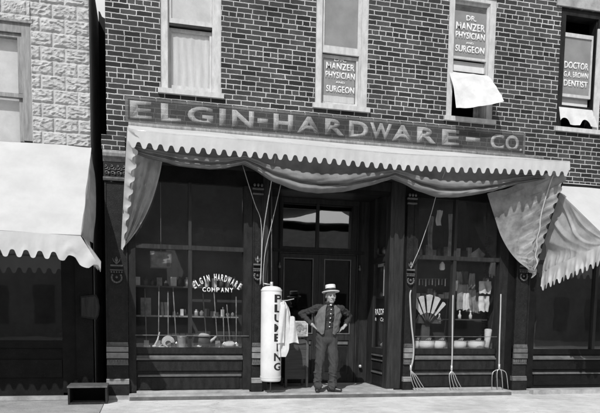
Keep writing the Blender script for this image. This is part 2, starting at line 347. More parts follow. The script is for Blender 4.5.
def text_bm(body, bold=0.02, ext=0.002):
    cu = bpy.data.curves.new('txt', 'FONT'); cu.body = body; cu.size = 1.0; cu.offset = bold; cu.extrude = 0
    cu.resolution_u = 4
    o = bpy.data.objects.new('txt', cu); COL.objects.link(o)
    dg = bpy.context.evaluated_depsgraph_get(); dg.update()
    me = bpy.data.meshes.new_from_object(o.evaluated_get(dg))
    bm = bmesh.new(); bm.from_mesh(me)
    bpy.data.objects.remove(o); bpy.data.curves.remove(cu); bpy.data.meshes.remove(me)
    return bm
def fit_letters(mb, items, y, bold=0.02, depth=0.002):
    """items: (text, x0, x1, z0, z1 [, angle]) set upright in the plane Y=y, facing the street."""
    for it in items:
        body, x0, x1, z0, z1 = it[:5]; ang = it[5] if len(it) > 5 else 0
        bm = text_bm(body, bold)
        xs = [v.co.x for v in bm.verts]; ys = [v.co.y for v in bm.verts]
        a, b_, c, d = min(xs), max(xs), min(ys), max(ys)
        cx, cz = (x0+x1)/2, (z0+z1)/2
        for v in bm.verts:
            px = (v.co.x-(a+b_)/2)/(b_-a)*(x1-x0); pz = (v.co.y-(c+d)/2)/max(d-c,1e-6)*(z1-z0)
            v.co = (cx+px*math.cos(ang)-pz*math.sin(ang), y, cz+px*math.sin(ang)+pz*math.cos(ang))
        ret = bmesh.ops.extrude_face_region(bm, geom=bm.faces[:])
        for e in ret['geom']:
            if isinstance(e, bmesh.types.BMVert): e.co.y -= depth
        me = bpy.data.meshes.new('t'); bm.to_mesh(me); bm.free(); mb.bm.from_mesh(me); bpy.data.meshes.remove(me)
    return mb

def blob(mb, voxel, smooth_it=2):
    """fuse overlapping closed shapes into one continuous surface"""
    me = bpy.data.meshes.new('b'); bmesh.ops.recalc_face_normals(mb.bm, faces=mb.bm.faces); mb.bm.to_mesh(me); mb.bm.free()
    o = bpy.data.objects.new('b', me); COL.objects.link(o)
    r = o.modifiers.new('r', 'REMESH'); r.mode = 'VOXEL'; r.voxel_size = voxel; r.adaptivity = 0
    s = o.modifiers.new('s', 'SMOOTH'); s.iterations = smooth_it; s.factor = 0.5
    dg = bpy.context.evaluated_depsgraph_get(); dg.update()
    m2 = bpy.data.meshes.new_from_object(o.evaluated_get(dg))
    out = MB(); out.bm.from_mesh(m2)
    bpy.data.objects.remove(o); bpy.data.meshes.remove(me); bpy.data.meshes.remove(m2)
    return out

def holed_wall(mb, x0, x1, z0, z1, holes, y0, y1):
    xs = sorted({x0, x1, *[h[0] for h in holes], *[h[1] for h in holes]}); zs = sorted({z0, z1, *[h[2] for h in holes], *[h[3] for h in holes]})
    def solid(i, j):
        if i < 0 or j < 0 or i >= len(xs)-1 or j >= len(zs)-1: return False
        cx, cz = (xs[i]+xs[i+1])/2, (zs[j]+zs[j+1])/2
        return not any(h[0] < cx < h[1] and h[2] < cz < h[3] for h in holes)
    for i in range(len(xs)-1):
        for j in range(len(zs)-1):
            if not solid(i, j): continue
            a, b, c, d = xs[i], xs[i+1], zs[j], zs[j+1]
            mb.face(((a,y0,c),(b,y0,c),(b,y0,d),(a,y0,d))); mb.face(((a,y1,d),(b,y1,d),(b,y1,c),(a,y1,c)))
            if not solid(i-1, j): mb.face(((a,y0,c),(a,y0,d),(a,y1,d),(a,y1,c)))
            if not solid(i+1, j): mb.face(((b,y0,d),(b,y0,c),(b,y1,c),(b,y1,d)))
            if not solid(i, j-1): mb.face(((a,y0,c),(a,y1,c),(b,y1,c),(b,y0,c)))
            if not solid(i, j+1): mb.face(((a,y0,d),(b,y0,d),(b,y1,d),(a,y1,d)))
    bmesh.ops.remove_doubles(mb.bm, verts=mb.bm.verts, dist=1e-5)
    return mb

# ------------------------------------------------------------------ ground
b = MB(); b.box(-0.515, 60, -3.7, 0.2, -0.3, 0.0)
tag(b.build('sidewalk', 'walk'), 'pale concrete sidewalk in front of the brick building', None, None, 'structure')
b = MB(); b.box(-60, -0.527, -3.7, 0.2, -0.3, -0.004)
tag(b.build('sidewalk', walk_mat('greyer_sidewalk_concrete_worn', 0.36)), 'greyer sidewalk in front of the block building', None, None, 'structure')  # greyer concrete left of the joint
b = MB(); b.box(-60, 60, -3.69, 0.19, -0.32, -0.03)
tag(b.build('sidewalk_bed', 'road'), 'dark earth under the sidewalk joint', None, None, 'structure')
b = MB(); b.box(-60, 60, -3.85, -3.7, -0.3, 0.004)
tag(b.build('kerb', 'kerb', bevel=0.01), 'stone kerb along the sidewalk', None, None, 'structure')
b = MB(); b.box(-150, 150, -150, -3.85, -0.6, -0.15)
tag(b.build('road', 'road'), 'packed dirt street', None, None, 'structure')
b = MB(); b.box(-150, 150, 0.2, 150, -0.6, -0.02)
tag(b.build('ground', 'road'), 'bare ground under and behind the stores', None, None, 'structure')

# ------------------------------------------------------------------ the brick building with two stores
BB = thing('brick_building', 'dark brick two-storey building with painted sign band and dark hardware storefront', 'building')
WINS = [(0.238, 1.058), (2.398, 3.190), (4.445, 5.230), (6.340, 7.130)]
ZS, ZH = 4.23, 6.03
XR = 9.0
b = MB(); holed_wall(b, -0.47, XR, 3.36, 8.0, [(a, c, ZS-0.075, ZH) for a, c in WINS] , 0.0, 0.3)
b.build('wall', 'brick', BB)
b = MB()
b.box(-0.47, -0.17, 0.3, 9, 0, 7.9); b.box(XR-0.3, XR, 0.3, 9, 0, 7.9); b.box(-0.17, XR-0.3, 8.7, 9, 0, 7.9)
b.build('side_wall', 'brick', BB)
b = MB(); b.box(-0.47, XR, 0.31, 9, 7.9, 8.05); b.build('roof', 'black', BB)
b = MB(); b.box(-0.165, XR-0.305, 0.305, 8.69, 3.36, 3.6); b.build('upper_floor', 'black', BB)
b = MB(); b.box(-0.165, XR-0.305, 2.0, 2.05, 3.61, 7.89); b.box(-0.165, XR-0.305, 0.32, 1.99, 7.0, 7.05); b.build('upper_room_wall', 'black', BB)
# corbelled brick block at the corner
b = MB(); b.box(-0.535, -0.235, -0.05, 0.12, 3.36, 3.545); b.build('corbel', 'brick', BB, bevel=0.006)
# painted sign band, with border and letters that follow the brick courses
b = MB(); b.box(-0.19, 5.775, -0.003, 0.0, 3.775, 4.045)
band = b.build('sign_band', 'band', BB)
b = MB()
b.box(-0.228, 5.81, -0.005, 0.0, 4.045, 4.078); b.box(-0.228, 5.81, -0.005, 0.0, 3.74, 3.775)
b.box(-0.228, -0.19, -0.005, 0.0, 3.775, 4.045); b.box(5.775, 5.81, -0.005, 0.0, 3.775, 4.045)
b.build('painted_border', 'bandedge', band)
SL = [('E',-0.164,0.12),('L',0.243,0.511),('G',0.60,0.95),('I',1.035,1.125),('N',1.211,1.521),('-',1.57,1.72),('H',1.8,2.084),('A',2.142,2.498),('R',2.558,2.86),('D',2.921,3.22),('W',3.245,3.585),('A',3.589,3.924),('R',3.988,4.313),('E',4.395,4.68),('-',4.79,5.03),('C',5.208,5.44),('O',5.466,5.701),('.',5.715,5.76)]
items = []
for ch, a, c in SL:
    z0, z1 = 3.795, 4.03
    if ch == '-': z0, z1 = 3.88, 3.945
    if ch == '.': z0, z1 = 3.795, 3.84
    items.append((ch, a, c, z0, z1))
for part in (items[:15], items[15:]):
    b = MB(); fit_letters(b, part, -0.0038, 0.035, 0.0006); b.build('sign_lettering', 'signletter', band)

def sash_window(i, x0, x1):
    """casing in the brick opening, sloping sill; returns the frame part"""
    b = MB()
    cw = 0.10
    b.box(x0, x0+cw, 0.02, 0.22, ZS, ZH); b.box(x1-cw, x1, 0.02, 0.22, ZS, ZH); b.box(x0+cw, x1-cw, 0.02, 0.22, ZH-0.1, ZH)
    b.box(x0+cw, x0+cw+0.018, 0.05, 0.22, ZS, ZH-0.1); b.box(x1-cw-0.018, x1-cw, 0.05, 0.22, ZS, ZH-0.1)
    f = b.build('window', 'trim' if i != 3 else 'dark', BB, bevel=0.006)  # far-right frame: shade on head and left jamb put into dark paint
    if i == 3:
        b = MB(); b.box(x1-cw-0.02, x1-0.015, 0.0, 0.0195, ZS+0.002, ZH-0.25); b.build('casing', 'trim', f, bevel=0.005)
    b = MB(); b.prism_x([(-0.05, ZS-0.075), (0.29, ZS-0.075), (0.29, ZS+0.015), (0.02, ZS+0.012), (-0.05, ZS-0.008)], x0-0.035, x1+0.035)
    b.build('sill', 'trim', f, bevel=0.005)
    return f
def sash(f, x0, x1, z0, z1, y, m='trim', st=0.045, rb=0.06, rt=0.045, th=0.035):
    b = MB(); b.box(x0, x0+st, y, y+th, z0, z1); b.box(x1-st, x1, y, y+th, z0, z1); b.box(x0+st, x1-st, y, y+th, z0, z0+rb); b.box(x0+st, x1-st, y, y+th, z1-rt, z1)
    s = b.build('sash', m, f, bevel=0.004)
    b = MB(); b.box(x0+st, x1-st, y+0.014, y+0.018, z0+rb, z1-rt); b.build('pane', 'upglass', f)
    return s
def sheet(f, name, m, x0, x1, z0, z1, y, amp=0.0, freq=6, nu=24, nv=10, bottom=None):
    b = MB()
    def fn(u, v):
        x = lerp(x0, x1, u); zb = z0 + (bottom(u) if bottom else 0)
        return (x, y + amp*math.sin(u*freq*2*math.pi + 1.3*nz(u*3, v*2, 1)) * (0.4+0.6*(1-v)) + amp*0.6*nz(u*5, v*4, 7), lerp(zb, z1, v))
    b.grid(nu, nv, fn); return b.build(name, m, f, smooth=True)
# window above the E L G I N letters
x0, x1 = WINS[0]; f = sash_window(0, x0, x1); f['label'] = 'window with white lace curtain and no lettering'
sash(f, x0+0.12, x1-0.12, 5.115, 5.93, 0.06, 'trim', 0.03); sash(f, x0+0.12, x1-0.12, ZS+0.02, 5.07, 0.11, 'trim', 0.03, 0.07)
sheet(f, 'blind', 'blindlight', x0+0.15, x1-0.15, 5.18, 5.90, 0.082)
b = MB(); b.box(x0+0.112, x1-0.112, 0.058, 0.10, 5.078, 5.113); b.build('sash_rail', 'dark', f)  # dark bar painted as the shade line under the upper sash
sheet(f, 'curtain', 'lace', x0+0.15, x1-0.15, ZS+0.06, 5.05, 0.150, 0.007, 5, 50, 10)
# window above the A R D W letters, lettered in the lower sash
x0, x1 = WINS[1]; f = sash_window(1, x0, x1); f['label'] = 'window with lettered lower sash and dark screened upper sash'
sash(f, x0+0.11, x1-0.11, 4.965, 5.93, 0.06, 'trim', 0.035, 0.10); sash(f, x0+0.11, x1-0.11, ZS+0.02, 4.96, 0.11, 'trim', 0.035, 0.05)
sheet(f, 'blind', 'blindgrey', x0+0.147, x1-0.147, 5.06, 5.88, 0.082)
sheet(f, 'blind', 'blindgrey', x0+0.157, x1-0.157, 4.40, 4.91, 0.1305)
sheet(f, 'curtain', 'lace', x0+0.157, x1-0.157, ZS+0.08, 4.405, 0.132, 0.002, 4, 30, 6, bottom=None)
b = MB(); fit_letters(b, [('DR.', 2.71, 2.90, 4.88, 4.935), ('MANZER', 2.595, 3.03, 4.765, 4.86), ('PHYSICIAN', 2.585, 3.035, 4.64, 4.735), ('AND', 2.74, 2.88, 4.575, 4.605), ('SURGEON', 2.60, 3.03, 4.445, 4.54)], 0.122, 0.025, 0.001)
b.build('window_lettering', 'white', f)
# window with the pane lettering above and a white flap hung out below
x0, x1 = WINS[2]; f = sash_window(2, x0, x1); f['label'] = 'open window with lettered upper sash and white blind blowing out'
sash(f, x0+0.10, x1-0.11, 5.10, 5.93, 0.06, 'trim', 0.02, 0.035); 
sheet(f, 'blind', 'blindgrey', x0+0.122, x1-0.132, 5.137, 5.80, 0.080)
b = MB(); fit_letters(b, [('DR.', 4.76, 4.93, 5.665, 5.745), ('MANZER', 4.60, 5.085, 5.525, 5.635), ('PHYSICIAN', 4.595, 5.085, 5.40, 5.50), ('AND', 4.77, 4.90, 5.33, 5.36), ('SURGEON', 4.60, 5.085, 5.205, 5.305)], 0.072, 0.03, 0.001)
b.build('window_lettering', 'white', f)
sheet(f, 'shade', 'blindlight', x0+0.105, x1-0.115, 4.93, 5.09, 0.12)
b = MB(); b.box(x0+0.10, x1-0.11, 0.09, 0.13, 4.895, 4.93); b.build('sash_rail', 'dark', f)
b = MB()
def flap(u, v):
    top = vl((x0+0.05, 0.04, 4.89), (x1-0.09, 0.03, 4.885), u); bot = vl((4.475, -0.27, 4.262), (5.215, -0.34, 4.405), u)
    p = vl(top, bot, v); s = math.sin(v*math.pi)*0.05
    w_ = 0.007*(1-min(1, abs(nz(u*2.2+v, v*2.5-u, 5))*3)) + 0.006*math.sin(u*9+v*3)*v
    return (p[0] + 0.012*nz(u*3, v*3, 2), p[1]-s*0.3-w_, p[2]+s*0.3+w_*0.5-0.03*math.sin(math.pi*u)*v*v)
b.grid(50, 40, flap); hb_ = b.build('hanging_blind', 'cloth', f, smooth=True)
sheet(f, 'curtain', 'goods', 4.98, 5.12, ZS+0.04, 4.9, 0.16, 0.012, 3, 16, 6)
# window at the right, dark top, lettered middle, ragged white curtain
x0, x1 = WINS[3]; f = sash_window(3, x0, x1); f['label'] = 'window at far right with dark head, lettered sash and ragged curtain'
sash(f, x0+0.07, x1-0.15, 4.72, 5.69, 0.06, 'trim', 0.025, 0.045, 0.06)
sheet(f, 'blind', 'blindgrey', x0+0.097, x1-0.177, 4.767, 5.628, 0.080)
b = MB(); fit_letters(b, [('DOCTOR', 6.485, 6.93, 5.155, 5.265), ('G.A. BROWN', 6.485, 6.93, 5.025, 5.115), ('DENTIST', 6.49, 6.93, 4.885, 4.985)], 0.072, 0.03, 0.001)
b.build('window_lettering', 'white', f)
sheet(f, 'shade', 'blindlight', x0+0.075, x1-0.155, 4.60, 4.74, 0.12)
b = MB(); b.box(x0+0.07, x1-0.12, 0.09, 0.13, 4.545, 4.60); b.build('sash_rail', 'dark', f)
def ragged(u): return 0.09*abs(math.sin(u*8.2+0.6)) + (0.02 if u < 0.3 else 0)
b = MB()
def rag(u, v):
    z1 = 4.54; z0 = 4.265 + 0.10*max(0, math.sin(u*11.5+0.4))**0.7
    xs = lerp(x0+0.05, x1-0.13+0.08*(1-v), u)
    return (xs, 0.02 - 0.06*(1-v) + 0.012*math.sin(u*22)*(1-v), lerp(z0, z1, v))
b.grid(48, 8, rag); b.build('hanging_curtain', 'cloth', f, smooth=True)
# stone lintels over the windows
for i, (a, c) in enumerate(WINS):
    b = MB(); b.box(a-0.1, c+0.1, -0.03, 0.1, ZH+0.003, ZH+0.2); b.build('lintel', 'stone', BB, bevel=0.008)

# storefront beam and frieze
b = MB(); b.prism_x([(0.1, 3.20), (-0.05, 3.20), (-0.07, 3.235), (-0.11, 3.26), (-0.12, 3.30), (-0.10, 3.34), (0.0, 3.358), (0.1, 3.358)], -0.19, XR)
b.build('cornice', 'dark2', BB)
b = MB(); b.prism_x([(0.1, 3.20), (-0.05, 3.20), (-0.07, 3.235), (-0.11, 3.26), (-0.12, 3.30), (-0.10, 3.34), (0.0, 3.358), (0.1, 3.358)], -0.52, -0.192)
b.build('corner_cornice', 'greytrim', BB)
b = MB(); b.box(-0.2, XR, 0.02, 0.12, 3.0, 3.2); b.build('frieze', 'dark2', BB)

def ornament(cx, z0, par, y=-0.04, m='orn', s=1.0):
    """finial, bars and hanging wreath cast on the shaft; z0 is the top"""
    b = MB()
    b.lathe((cx, y-0.01, z0), [(0.002, 0.0), (0.012*s, -0.02), (0.022*s, -0.045), (0.012*s, -0.07), (0.02*s, -0.09), (0.01, -0.105)], 8)
    for sg in (-1, 1):
        b.tube([(cx+sg*0.008, y-0.01, z0-0.09), (cx+sg*0.03*s, y-0.014, z0-0.06), (cx+sg*0.038*s, y-0.014, z0-0.025)], [0.008, 0.009, 0.003], 6)
    b.box(cx-0.062*s, cx+0.062*s, y-0.022, y+0.01, z0-0.135, z0-0.112)
    b.build('finial', m, par, smooth=False)
    b = MB()
    b.box(cx-0.066*s, cx+0.066*s, y-0.018, y+0.01, z0-0.19, z0-0.178)
    for k in range(5):
        x = cx + (k-2)*0.026*s; b.lathe((x, y-0.008, z0-0.21), [(0.002, -0.014), (0.011, -0.006), (0.011, 0.006), (0.002, 0.014)], 8)
    b.build('bead_row', m, par)
    b = MB()
    c = (cx, y-0.012, z0-0.285)
    b.torus(c, 0.050*s, 0.0125, R(150), R(390), 14, 6)
    for k in range(9):
        a = R(150 + 240*k/8); b.ell((c[0]+0.050*s*math.cos(a), c[1]-0.008, c[2]+0.050*s*math.sin(a)), (0.014, 0.012, 0.014), 8, 6)
    b.lathe((cx, y-0.01, c[2]+0.005), [(0.001, -0.02), (0.018, -0.01), (0.02, 0.006), (0.001, 0.024)], 8)
    b.build('wreath', m, par, smooth=True)
def base_bands(x0, x1, par, y=-0.05, m='lightiron', m2='orn'):
    b = MB(); b.box(x0, x1, y-0.022, 0.0, 0.655, 0.725); b.box(x0, x1, y-0.030, 0.0, 0.565, 0.642); b.build('base_band', m, par, bevel=0.006)
    b = MB(); b.box(x0+0.003, x1-0.003, y-0.006, 0.0, 0.4695, 0.5495); b.box(x0, x1, y-0.012, 0.0, 0.47, 0.482)
    n = max(4, int((x1-x0)/0.034))
    for k in range(n):
        xx = lerp(x0, x1, (k+0.5)/n); b.box(xx-0.009, xx+0.009, y-0.016, 0.0, 0.50, 0.545)
    b.build('dentil_row', m2, par, bevel=0.003)
    b = MB(); b.box(x0+0.003, x1-0.003, y-0.006, 0.0, 0.752, 0.788); b.box(x0, x1, y-0.014, 0.0, 0.735, 0.7515)
    for k in range(n):
        xx = lerp(x0, x1, (k+0.5)/n); b.box(xx-0.01, xx+0.01, y-0.012, 0.0, 0.755, 0.785)
    b.build('dentil_row', m2, par, bevel=0.003)
    b = MB(); b.prism_x([(0, 0.205), (y-0.03, 0.205), (y-0.03, 0.235), (y-0.015, 0.245), (y-0.02, 0.262), (y-0.005, 0.278), (0, 0.28)], x0-0.006, x1+0.006); b.build('lower_moulding', m, par)
    b = MB(); b.box(x0-0.01, x1+0.01, y-0.02, 0.0, 0.0, 0.2); b.build('plinth', 'iron', par, bevel=0.006)
def shaft(x0, x1, z1, y=-0.03, m='iron'):
    b = MB(); b.box(x0, x1, y+0.012, 0.14, 0.0, z1)
    e = 0.02
    b.box(x0, x0+e, y, y+0.0115, 0.78, z1); b.box(x1-e, x1, y, y+0.0115, 0.78, z1)
    return b.build('pilaster', m, BB, bevel=0.004)
# wide corner pilaster with the scrolled capital
p = shaft(-0.505, -0.215, 2.94, -0.05); p['label'] = 'wide corner pilaster with scrolled relief capital'
b = MB(); b.prism_x([(0, 2.95), (-0.075, 2.95), (-0.085, 2.975), (-0.06, 3.0), (0, 3.0)], -0.52, -0.2); b.build('astragal', 'orn', p)
b = MB(); b.box(-0.515, -0.205, -0.05, 0.1, 3.0, 3.195)
b.build('capital', 'iron', p)
b = MB()
for k in range(4):
    cx = -0.475 + k*0.078
    for (dx, dz, r_, a0) in ((0, 0.05, 0.026, 0.3), (0.035, 0.105, 0.024, 2.2), (-0.01, 0.145, 0.018, 4.0)):
        pts = []
        for q in range(12):
            a = a0 + q*0.55; rr = r_*(1-q/14); pts.append((cx+dx+rr*math.cos(a), -0.058, 3.0+dz+rr*math.sin(a)))
        b.tube(pts, [0.009*(1-q/18) for q in range(12)], 6)
    b.ell((cx+0.03, -0.06, 3.045), (0.016, 0.012, 0.022), 8, 6); b.ell((cx, -0.06, 3.1), (0.02, 0.012, 0.01), 8, 6)
b.build('scroll_relief', 'orn', p, smooth=True)
ornament(-0.36, 1.95, p, -0.045, 'orn', 1.3); base_bands(-0.505, -0.215, p, -0.05)
for x0, x1, lab in ((1.513, 1.655, 'narrow pilaster on the left of the entrance'), (3.868, 4.005, 'narrow pilaster on the right of the entrance')):
    p = shaft(x0, x1, 3.0); p['label'] = lab
    b = MB(); b.box(x0-0.01, x1+0.01, -0.05, 0.0, 2.955, 2.98); b.box(x0-0.006, x1+0.006, -0.045, 0.0, 2.885, 2.91)
    for k in range(3): b.ell((lerp(x0+0.02, x1-0.02, k/2), -0.04, 3.02), (0.02, 0.018, 0.025), 8, 6)
    b.build('capital', 'orn', p, bevel=0.003)
    ornament((x0+x1)/2, 2.03, p); base_bands(x0, x1, p, -0.035)
p = shaft(5.74, 5.985, 3.0, -0.05); p['label'] = 'wide pilaster between the two stores'
ornament(5.86, 2.15, p, -0.045, 'orn', 1.2); base_bands(5.74, 5.985, p, -0.05, 'edge')

def show_window(x0, x1, xm, fl, fr, lab, zt=3.0, dark='dark', ztr=2.11):
    """frame with mullion and transom bar, four panes, panelled bulkhead with mouldings"""
    b = MB()
    b.box(x0, x0+fl, -0.02, 0.12, 0.09, zt); b.box(x1-fr, x1, -0.02, 0.12, 0.09, zt)
    b.box(x0+fl, x1-fr, 0.0, 0.1, 0.625, 0.712)
    s = b.build('show_window', dark, BB, bevel=0.005); s['label'] = lab
    b = MB(); b.box(xm-0.026, xm+0.026, -0.006, 0.09, 0.713, ztr-0.031); b.box(xm-0.022, xm+0.022, -0.004, 0.09, ztr+0.031, zt); b.build('mullion', 'mid', s, bevel=0.006)
    b = MB(); b.box(x0+fl, x1-fr, -0.012, 0.1, ztr-0.03, ztr+0.03); b.build('transom_bar', 'mid', s, bevel=0.008)
    for (a, c) in ((x0+fl, xm-0.026), (xm+0.026, x1-fr)):
        b = MB(); b.box(a, c, 0.04, 0.046, 0.713, ztr-0.031); b.build('pane', 'glass', s)
        b = MB(); b.box(a, c, 0.04, 0.046, ztr+0.031, zt); b.build('pane', 'glass', s)
    b = MB(); b.box(x0+fl, x1-fr, 0.02, 0.1, 0.075, 0.624)
    k = b.build('bulkhead', dark, BB)
    b = MB(); b.prism_x([(0.02, 0.535), (-0.02, 0.535), (-0.035, 0.548), (-0.035, 0.562), (0.0, 0.575), (0.02, 0.60)], x0+fl+0.002, x1-fr-0.002); b.build('ledge_moulding', 'edge', k)
    b = MB(); b.prism_x([(0.02, 0.302), (-0.01, 0.302), (-0.014, 0.322), (0.02, 0.332)], x0+fl+0.02, x1-fr-0.02); b.build('panel_moulding', 'edge', k)
    b = MB(); b.box(x0+fl+0.01, x1-fr-0.01, -0.006, 0.02, 0.385, 0.52); b.box(x0+fl+0.05, x1-fr-0.05, 0.008, 0.02, 0.12, 0.285); b.build('raised_panel', dark, k, bevel=0.006)
    return s
sw1 = show_window(-0.21, 1.508, 0.631, 0.10, 0.125, 'show window with white arched lettering on its right pane')
b = MB(); b.tube([(-0.12, -0.035, 0.885), (1.46, -0.035, 0.885)], 0.006, 6); b.tube([(-0.12, -0.035, 0.885), (-0.12, 0.0, 0.885)], 0.006, 6); b.tube([(1.46, -0.035, 0.885), (1.46, 0.0, 0.885)], 0.006, 6); b.build('guard_rail', 'orn', sw1)
arc = 'ELGIN HARDWARE'; items = []
for i, ch in enumerate(arc):
    if ch == ' ': continue
    t = (i+0.5)/len(arc); x = lerp(0.665, 1.365, t); u = (t-0.5)*2
    z = 1.715 - 0.145*u*u; ang = -0.62*u
    hw = 0.019 if ch != 'I' else 0.007
    if ch == 'W': hw = 0.024
    items.append((ch, x-hw, x+hw, z-0.048, z+0.048, ang))
for i, ch in enumerate('COMPANY'):
    x = lerp(0.80, 1.255, (i+0.5)/7); items.append((ch, x-0.025, x+0.025, 1.505, 1.57))
b = MB(); fit_letters(b, items, 0.039, 0.03, 0.001); b.build('window_lettering', 'white', sw1)
sw2 = show_window(4.008, 5.60, 4.685, 0.045, 0.15, 'show window with fanned blades and enamel basins')
b = MB(); b.tube([(4.04, -0.03, 0.90), (5.45, -0.03, 0.905)], 0.005, 6); b.build('guard_rail', 'orn', sw2)
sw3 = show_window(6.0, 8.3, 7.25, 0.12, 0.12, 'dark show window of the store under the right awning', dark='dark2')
b = MB(); b.box(5.604, 5.736, 0.0, 0.14, 0.0, 3.0); b.build('filler_board', 'dark2', BB, bevel=0.004)
b = MB(); b.box(8.304, XR, 0.0, 0.2, 0, 3.2); b.build('filler_board', 'dark2', BB, bevel=0.004)
# display stage, rear partitions and the closed store room behind
b = MB(); b.box(-0.165, 1.69, 0.103, 0.75, 0.64, 0.70); b.box(3.64, 5.735, 0.103, 0.75, 0.64, 0.70); b.box(6.01, 8.3, 0.103, 0.75, 0.64, 0.70)
b.build('display_floor', 'shelf', BB)
b = MB(); b.box(-0.165, 1.69, 0.76, 0.79, 0.0, 3.19); b.box(3.66, 5.74, 0.97, 1.0, 0.0, 3.19); b.box(5.745, 8.3, 0.76, 0.79, 0, 3.19); b.box(5.742, 5.775, 0.145, 0.755, 0, 3.19)
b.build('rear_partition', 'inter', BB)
b = MB(); b.box(-0.165, 0.64, 0.55, 0.74, 1.14, 1.165); b.box(0.70, 1.40, 0.58, 0.74, 1.14, 1.16)
b.build('interior_shelf', 'goods', BB)

# recessed entrance
YD = 0.95
b = MB(); b.box(1.66, 1.745, 0.0, 0.12, 0.09, 3.2); b.build('corner_post', 'mid', BB, bevel=0.008)
b = MB(); b.box(3.605, 3.70, -0.01, 0.12, 0.09, 3.2); b.box(3.70, 3.835, 0.0, 0.13, 0.09, 3.2)
b.build('corner_post', 'mid', BB, bevel=0.008)
b = MB(); b.box(3.836, 3.866, 0.03, 0.13, 0.0, 3.2); b.build('filler_board', 'dark2', BB)
b = MB(); b.box(1.70, 1.74, 0.121, YD, 0.09, 3.2); b.build('vestibule_wall', 'dark', BB)
b = MB(); b.box(1.745, 3.60, 0.0, YD+0.1, 3.06, 3.19); b.build('vestibule_ceiling', 'dark', BB)
b = MB(); b.box(1.70, 3.72, -0.02, YD+0.1, 0.0, 0.09); b.build('vestibule_floor', 'stone', BB)
# glazed side of the recess (looks into the right display)
def yz_box(b, y0, y1, z0, z1, xo=0.0, t=0.05): b.box(3.60+xo, 3.60+xo+t, y0, y1, z0, z1)
b = MB(); yz_box(b, 0.121, 0.17, 0.09, 3.06); yz_box(b, 0.66, 0.72, 0.09, 3.06); yz_box(b, 0.17, 0.66, 2.04, 2.12); yz_box(b, 0.17, 0.66, 0.61, 0.70); yz_box(b, 0.72, YD, 0.09, 3.06, 0.01)
sd = b.build('side_window', 'mid', BB, bevel=0.006)
for z0, z1 in ((0.70, 2.04), (2.12, 3.06)):
    b = MB(); yz_box(b, 0.17, 0.66, z0, z1, 0.02, 0.005); b.build('pane', 'glass', sd)
b = MB(); yz_box(b, 0.17, 0.66, 0.09, 0.609, 0.01, 0.04); sp = b.build('side_bulkhead', 'dark', BB)
b = MB(); yz_box(b, 0.175, 0.655, 0.575, 0.60, -0.01, 0.02); yz_box(b, 0.175, 0.655, 0.30, 0.325, -0.008, 0.02); yz_box(b, 0.175, 0.655, 0.50, 0.515, -0.008, 0.02); b.build('panel_moulding', 'edge', sp, bevel=0.004)
b = MB(); yz_box(b, 0.21, 0.62, 0.36, 0.47, 0.0, 0.02); yz_box(b, 0.21, 0.62, 0.13, 0.27, 0.0, 0.02); b.build('raised_panel', 'dark', sp, bevel=0.006)
# door frame, transom with two panes, pair of glazed doors
b = MB()
b.box(1.741, 2.085, YD, YD+0.1, 0.09, 3.06); b.box(3.405, 3.61, YD, YD+0.1, 0.09, 3.06); b.box(2.085, 3.405, YD, YD+0.1, 2.19, 2.28); b.box(2.085, 3.405, YD, YD+0.1, 2.99, 3.06)
df = b.build('door_frame', 'mid', BB, bevel=0.006)
b = MB(); b.box(2.10, 2.13, YD-0.02, YD-0.002, 0.09, 3.05); b.box(3.43, 3.46, YD-0.02, YD-0.002, 0.09, 3.05); b.box(2.0, 3.52, YD-0.03, YD-0.002, 2.215, 2.25); b.build('casing_bead', 'dark', df, bevel=0.005)
b = MB(); b.box(2.085, 2.165, YD+0.02, YD+0.07, 2.281, 2.989); b.box(3.325, 3.404, YD+0.02, YD+0.07, 2.281, 2.989); b.box(2.715, 2.765, YD+0.02, YD+0.07, 2.281, 2.989); b.box(2.165, 2.715, YD+0.022, YD+0.068, 2.281, 2.30); b.box(2.765, 3.325, YD+0.022, YD+0.068, 2.281, 2.30)
tr = b.build('transom', 'mid', BB, bevel=0.004)
TILT = R(1.7)
for a, c, sg in ((2.168, 2.712, 0), (2.768, 3.322, 0.003)):
    b = MB()
    def tp(u, v, a=a, c=c, sg=sg):
        z = lerp(2.30, 2.975, v); return (lerp(a, c, u), YD+0.05 - (z-2.64)*math.tan(TILT) + sg*(u-0.5), z)
    b.grid(2, 2, tp); b.build('pane', 'transglass', tr)
def door(x0, x1, lab):
    b = MB(); s = 0.095
    b.box(x0, x0+s, YD+0.02, YD+0.065, 0.10, 2.185); b.box(x1-s, x1, YD+0.02, YD+0.065, 0.10, 2.185)
    b.box(x0+s, x1-s, YD+0.02, YD+0.065, 2.10, 2.185); b.box(x0+s, x1-s, YD+0.02, YD+0.065, 0.80, 0.92); b.box(x0+s, x1-s, YD+0.02, YD+0.065, 0.10, 0.24)
    b.box(x0+s, x1-s, YD+0.035, YD+0.06, 0.24, 0.80)
    d = b.build('door', 'mid', BB, bevel=0.005); d['label'] = lab
    b = MB(); b.box(x0+s, x1-s, YD+0.04, YD+0.045, 0.92, 2.10); b.build('pane', 'glass', d)
    b = MB()
    for a, c, e, h in ((x0+s-0.008, x0+s+0.008, 0.915, 2.105), (x1-s-0.008, x1-s+0.008, 0.915, 2.105)): b.box(a, c, YD+0.008, YD+0.0195, e, h)
    b.box(x0+s-0.008, x1-s+0.008, YD+0.008, YD+0.0195, 2.105, 2.12); b.box(x0+s-0.008, x1-s+0.008, YD+0.008, YD+0.0195, 0.90, 0.915)
    b.build('glazing_bead', 'edge', d, bevel=0.003)
    b = MB(); b.box(x0+s+0.02, x1-s-0.02, YD+0.012, YD+0.034, 0.73, 0.775); b.build('panel_moulding', 'edge', d, bevel=0.006)
    b = MB(); b.box(x0+s+0.04, x1-s-0.04, YD+0.026, YD+0.0345, 0.28, 0.69); b.build('raised_panel', 'dark', d, bevel=0.006)
    return d
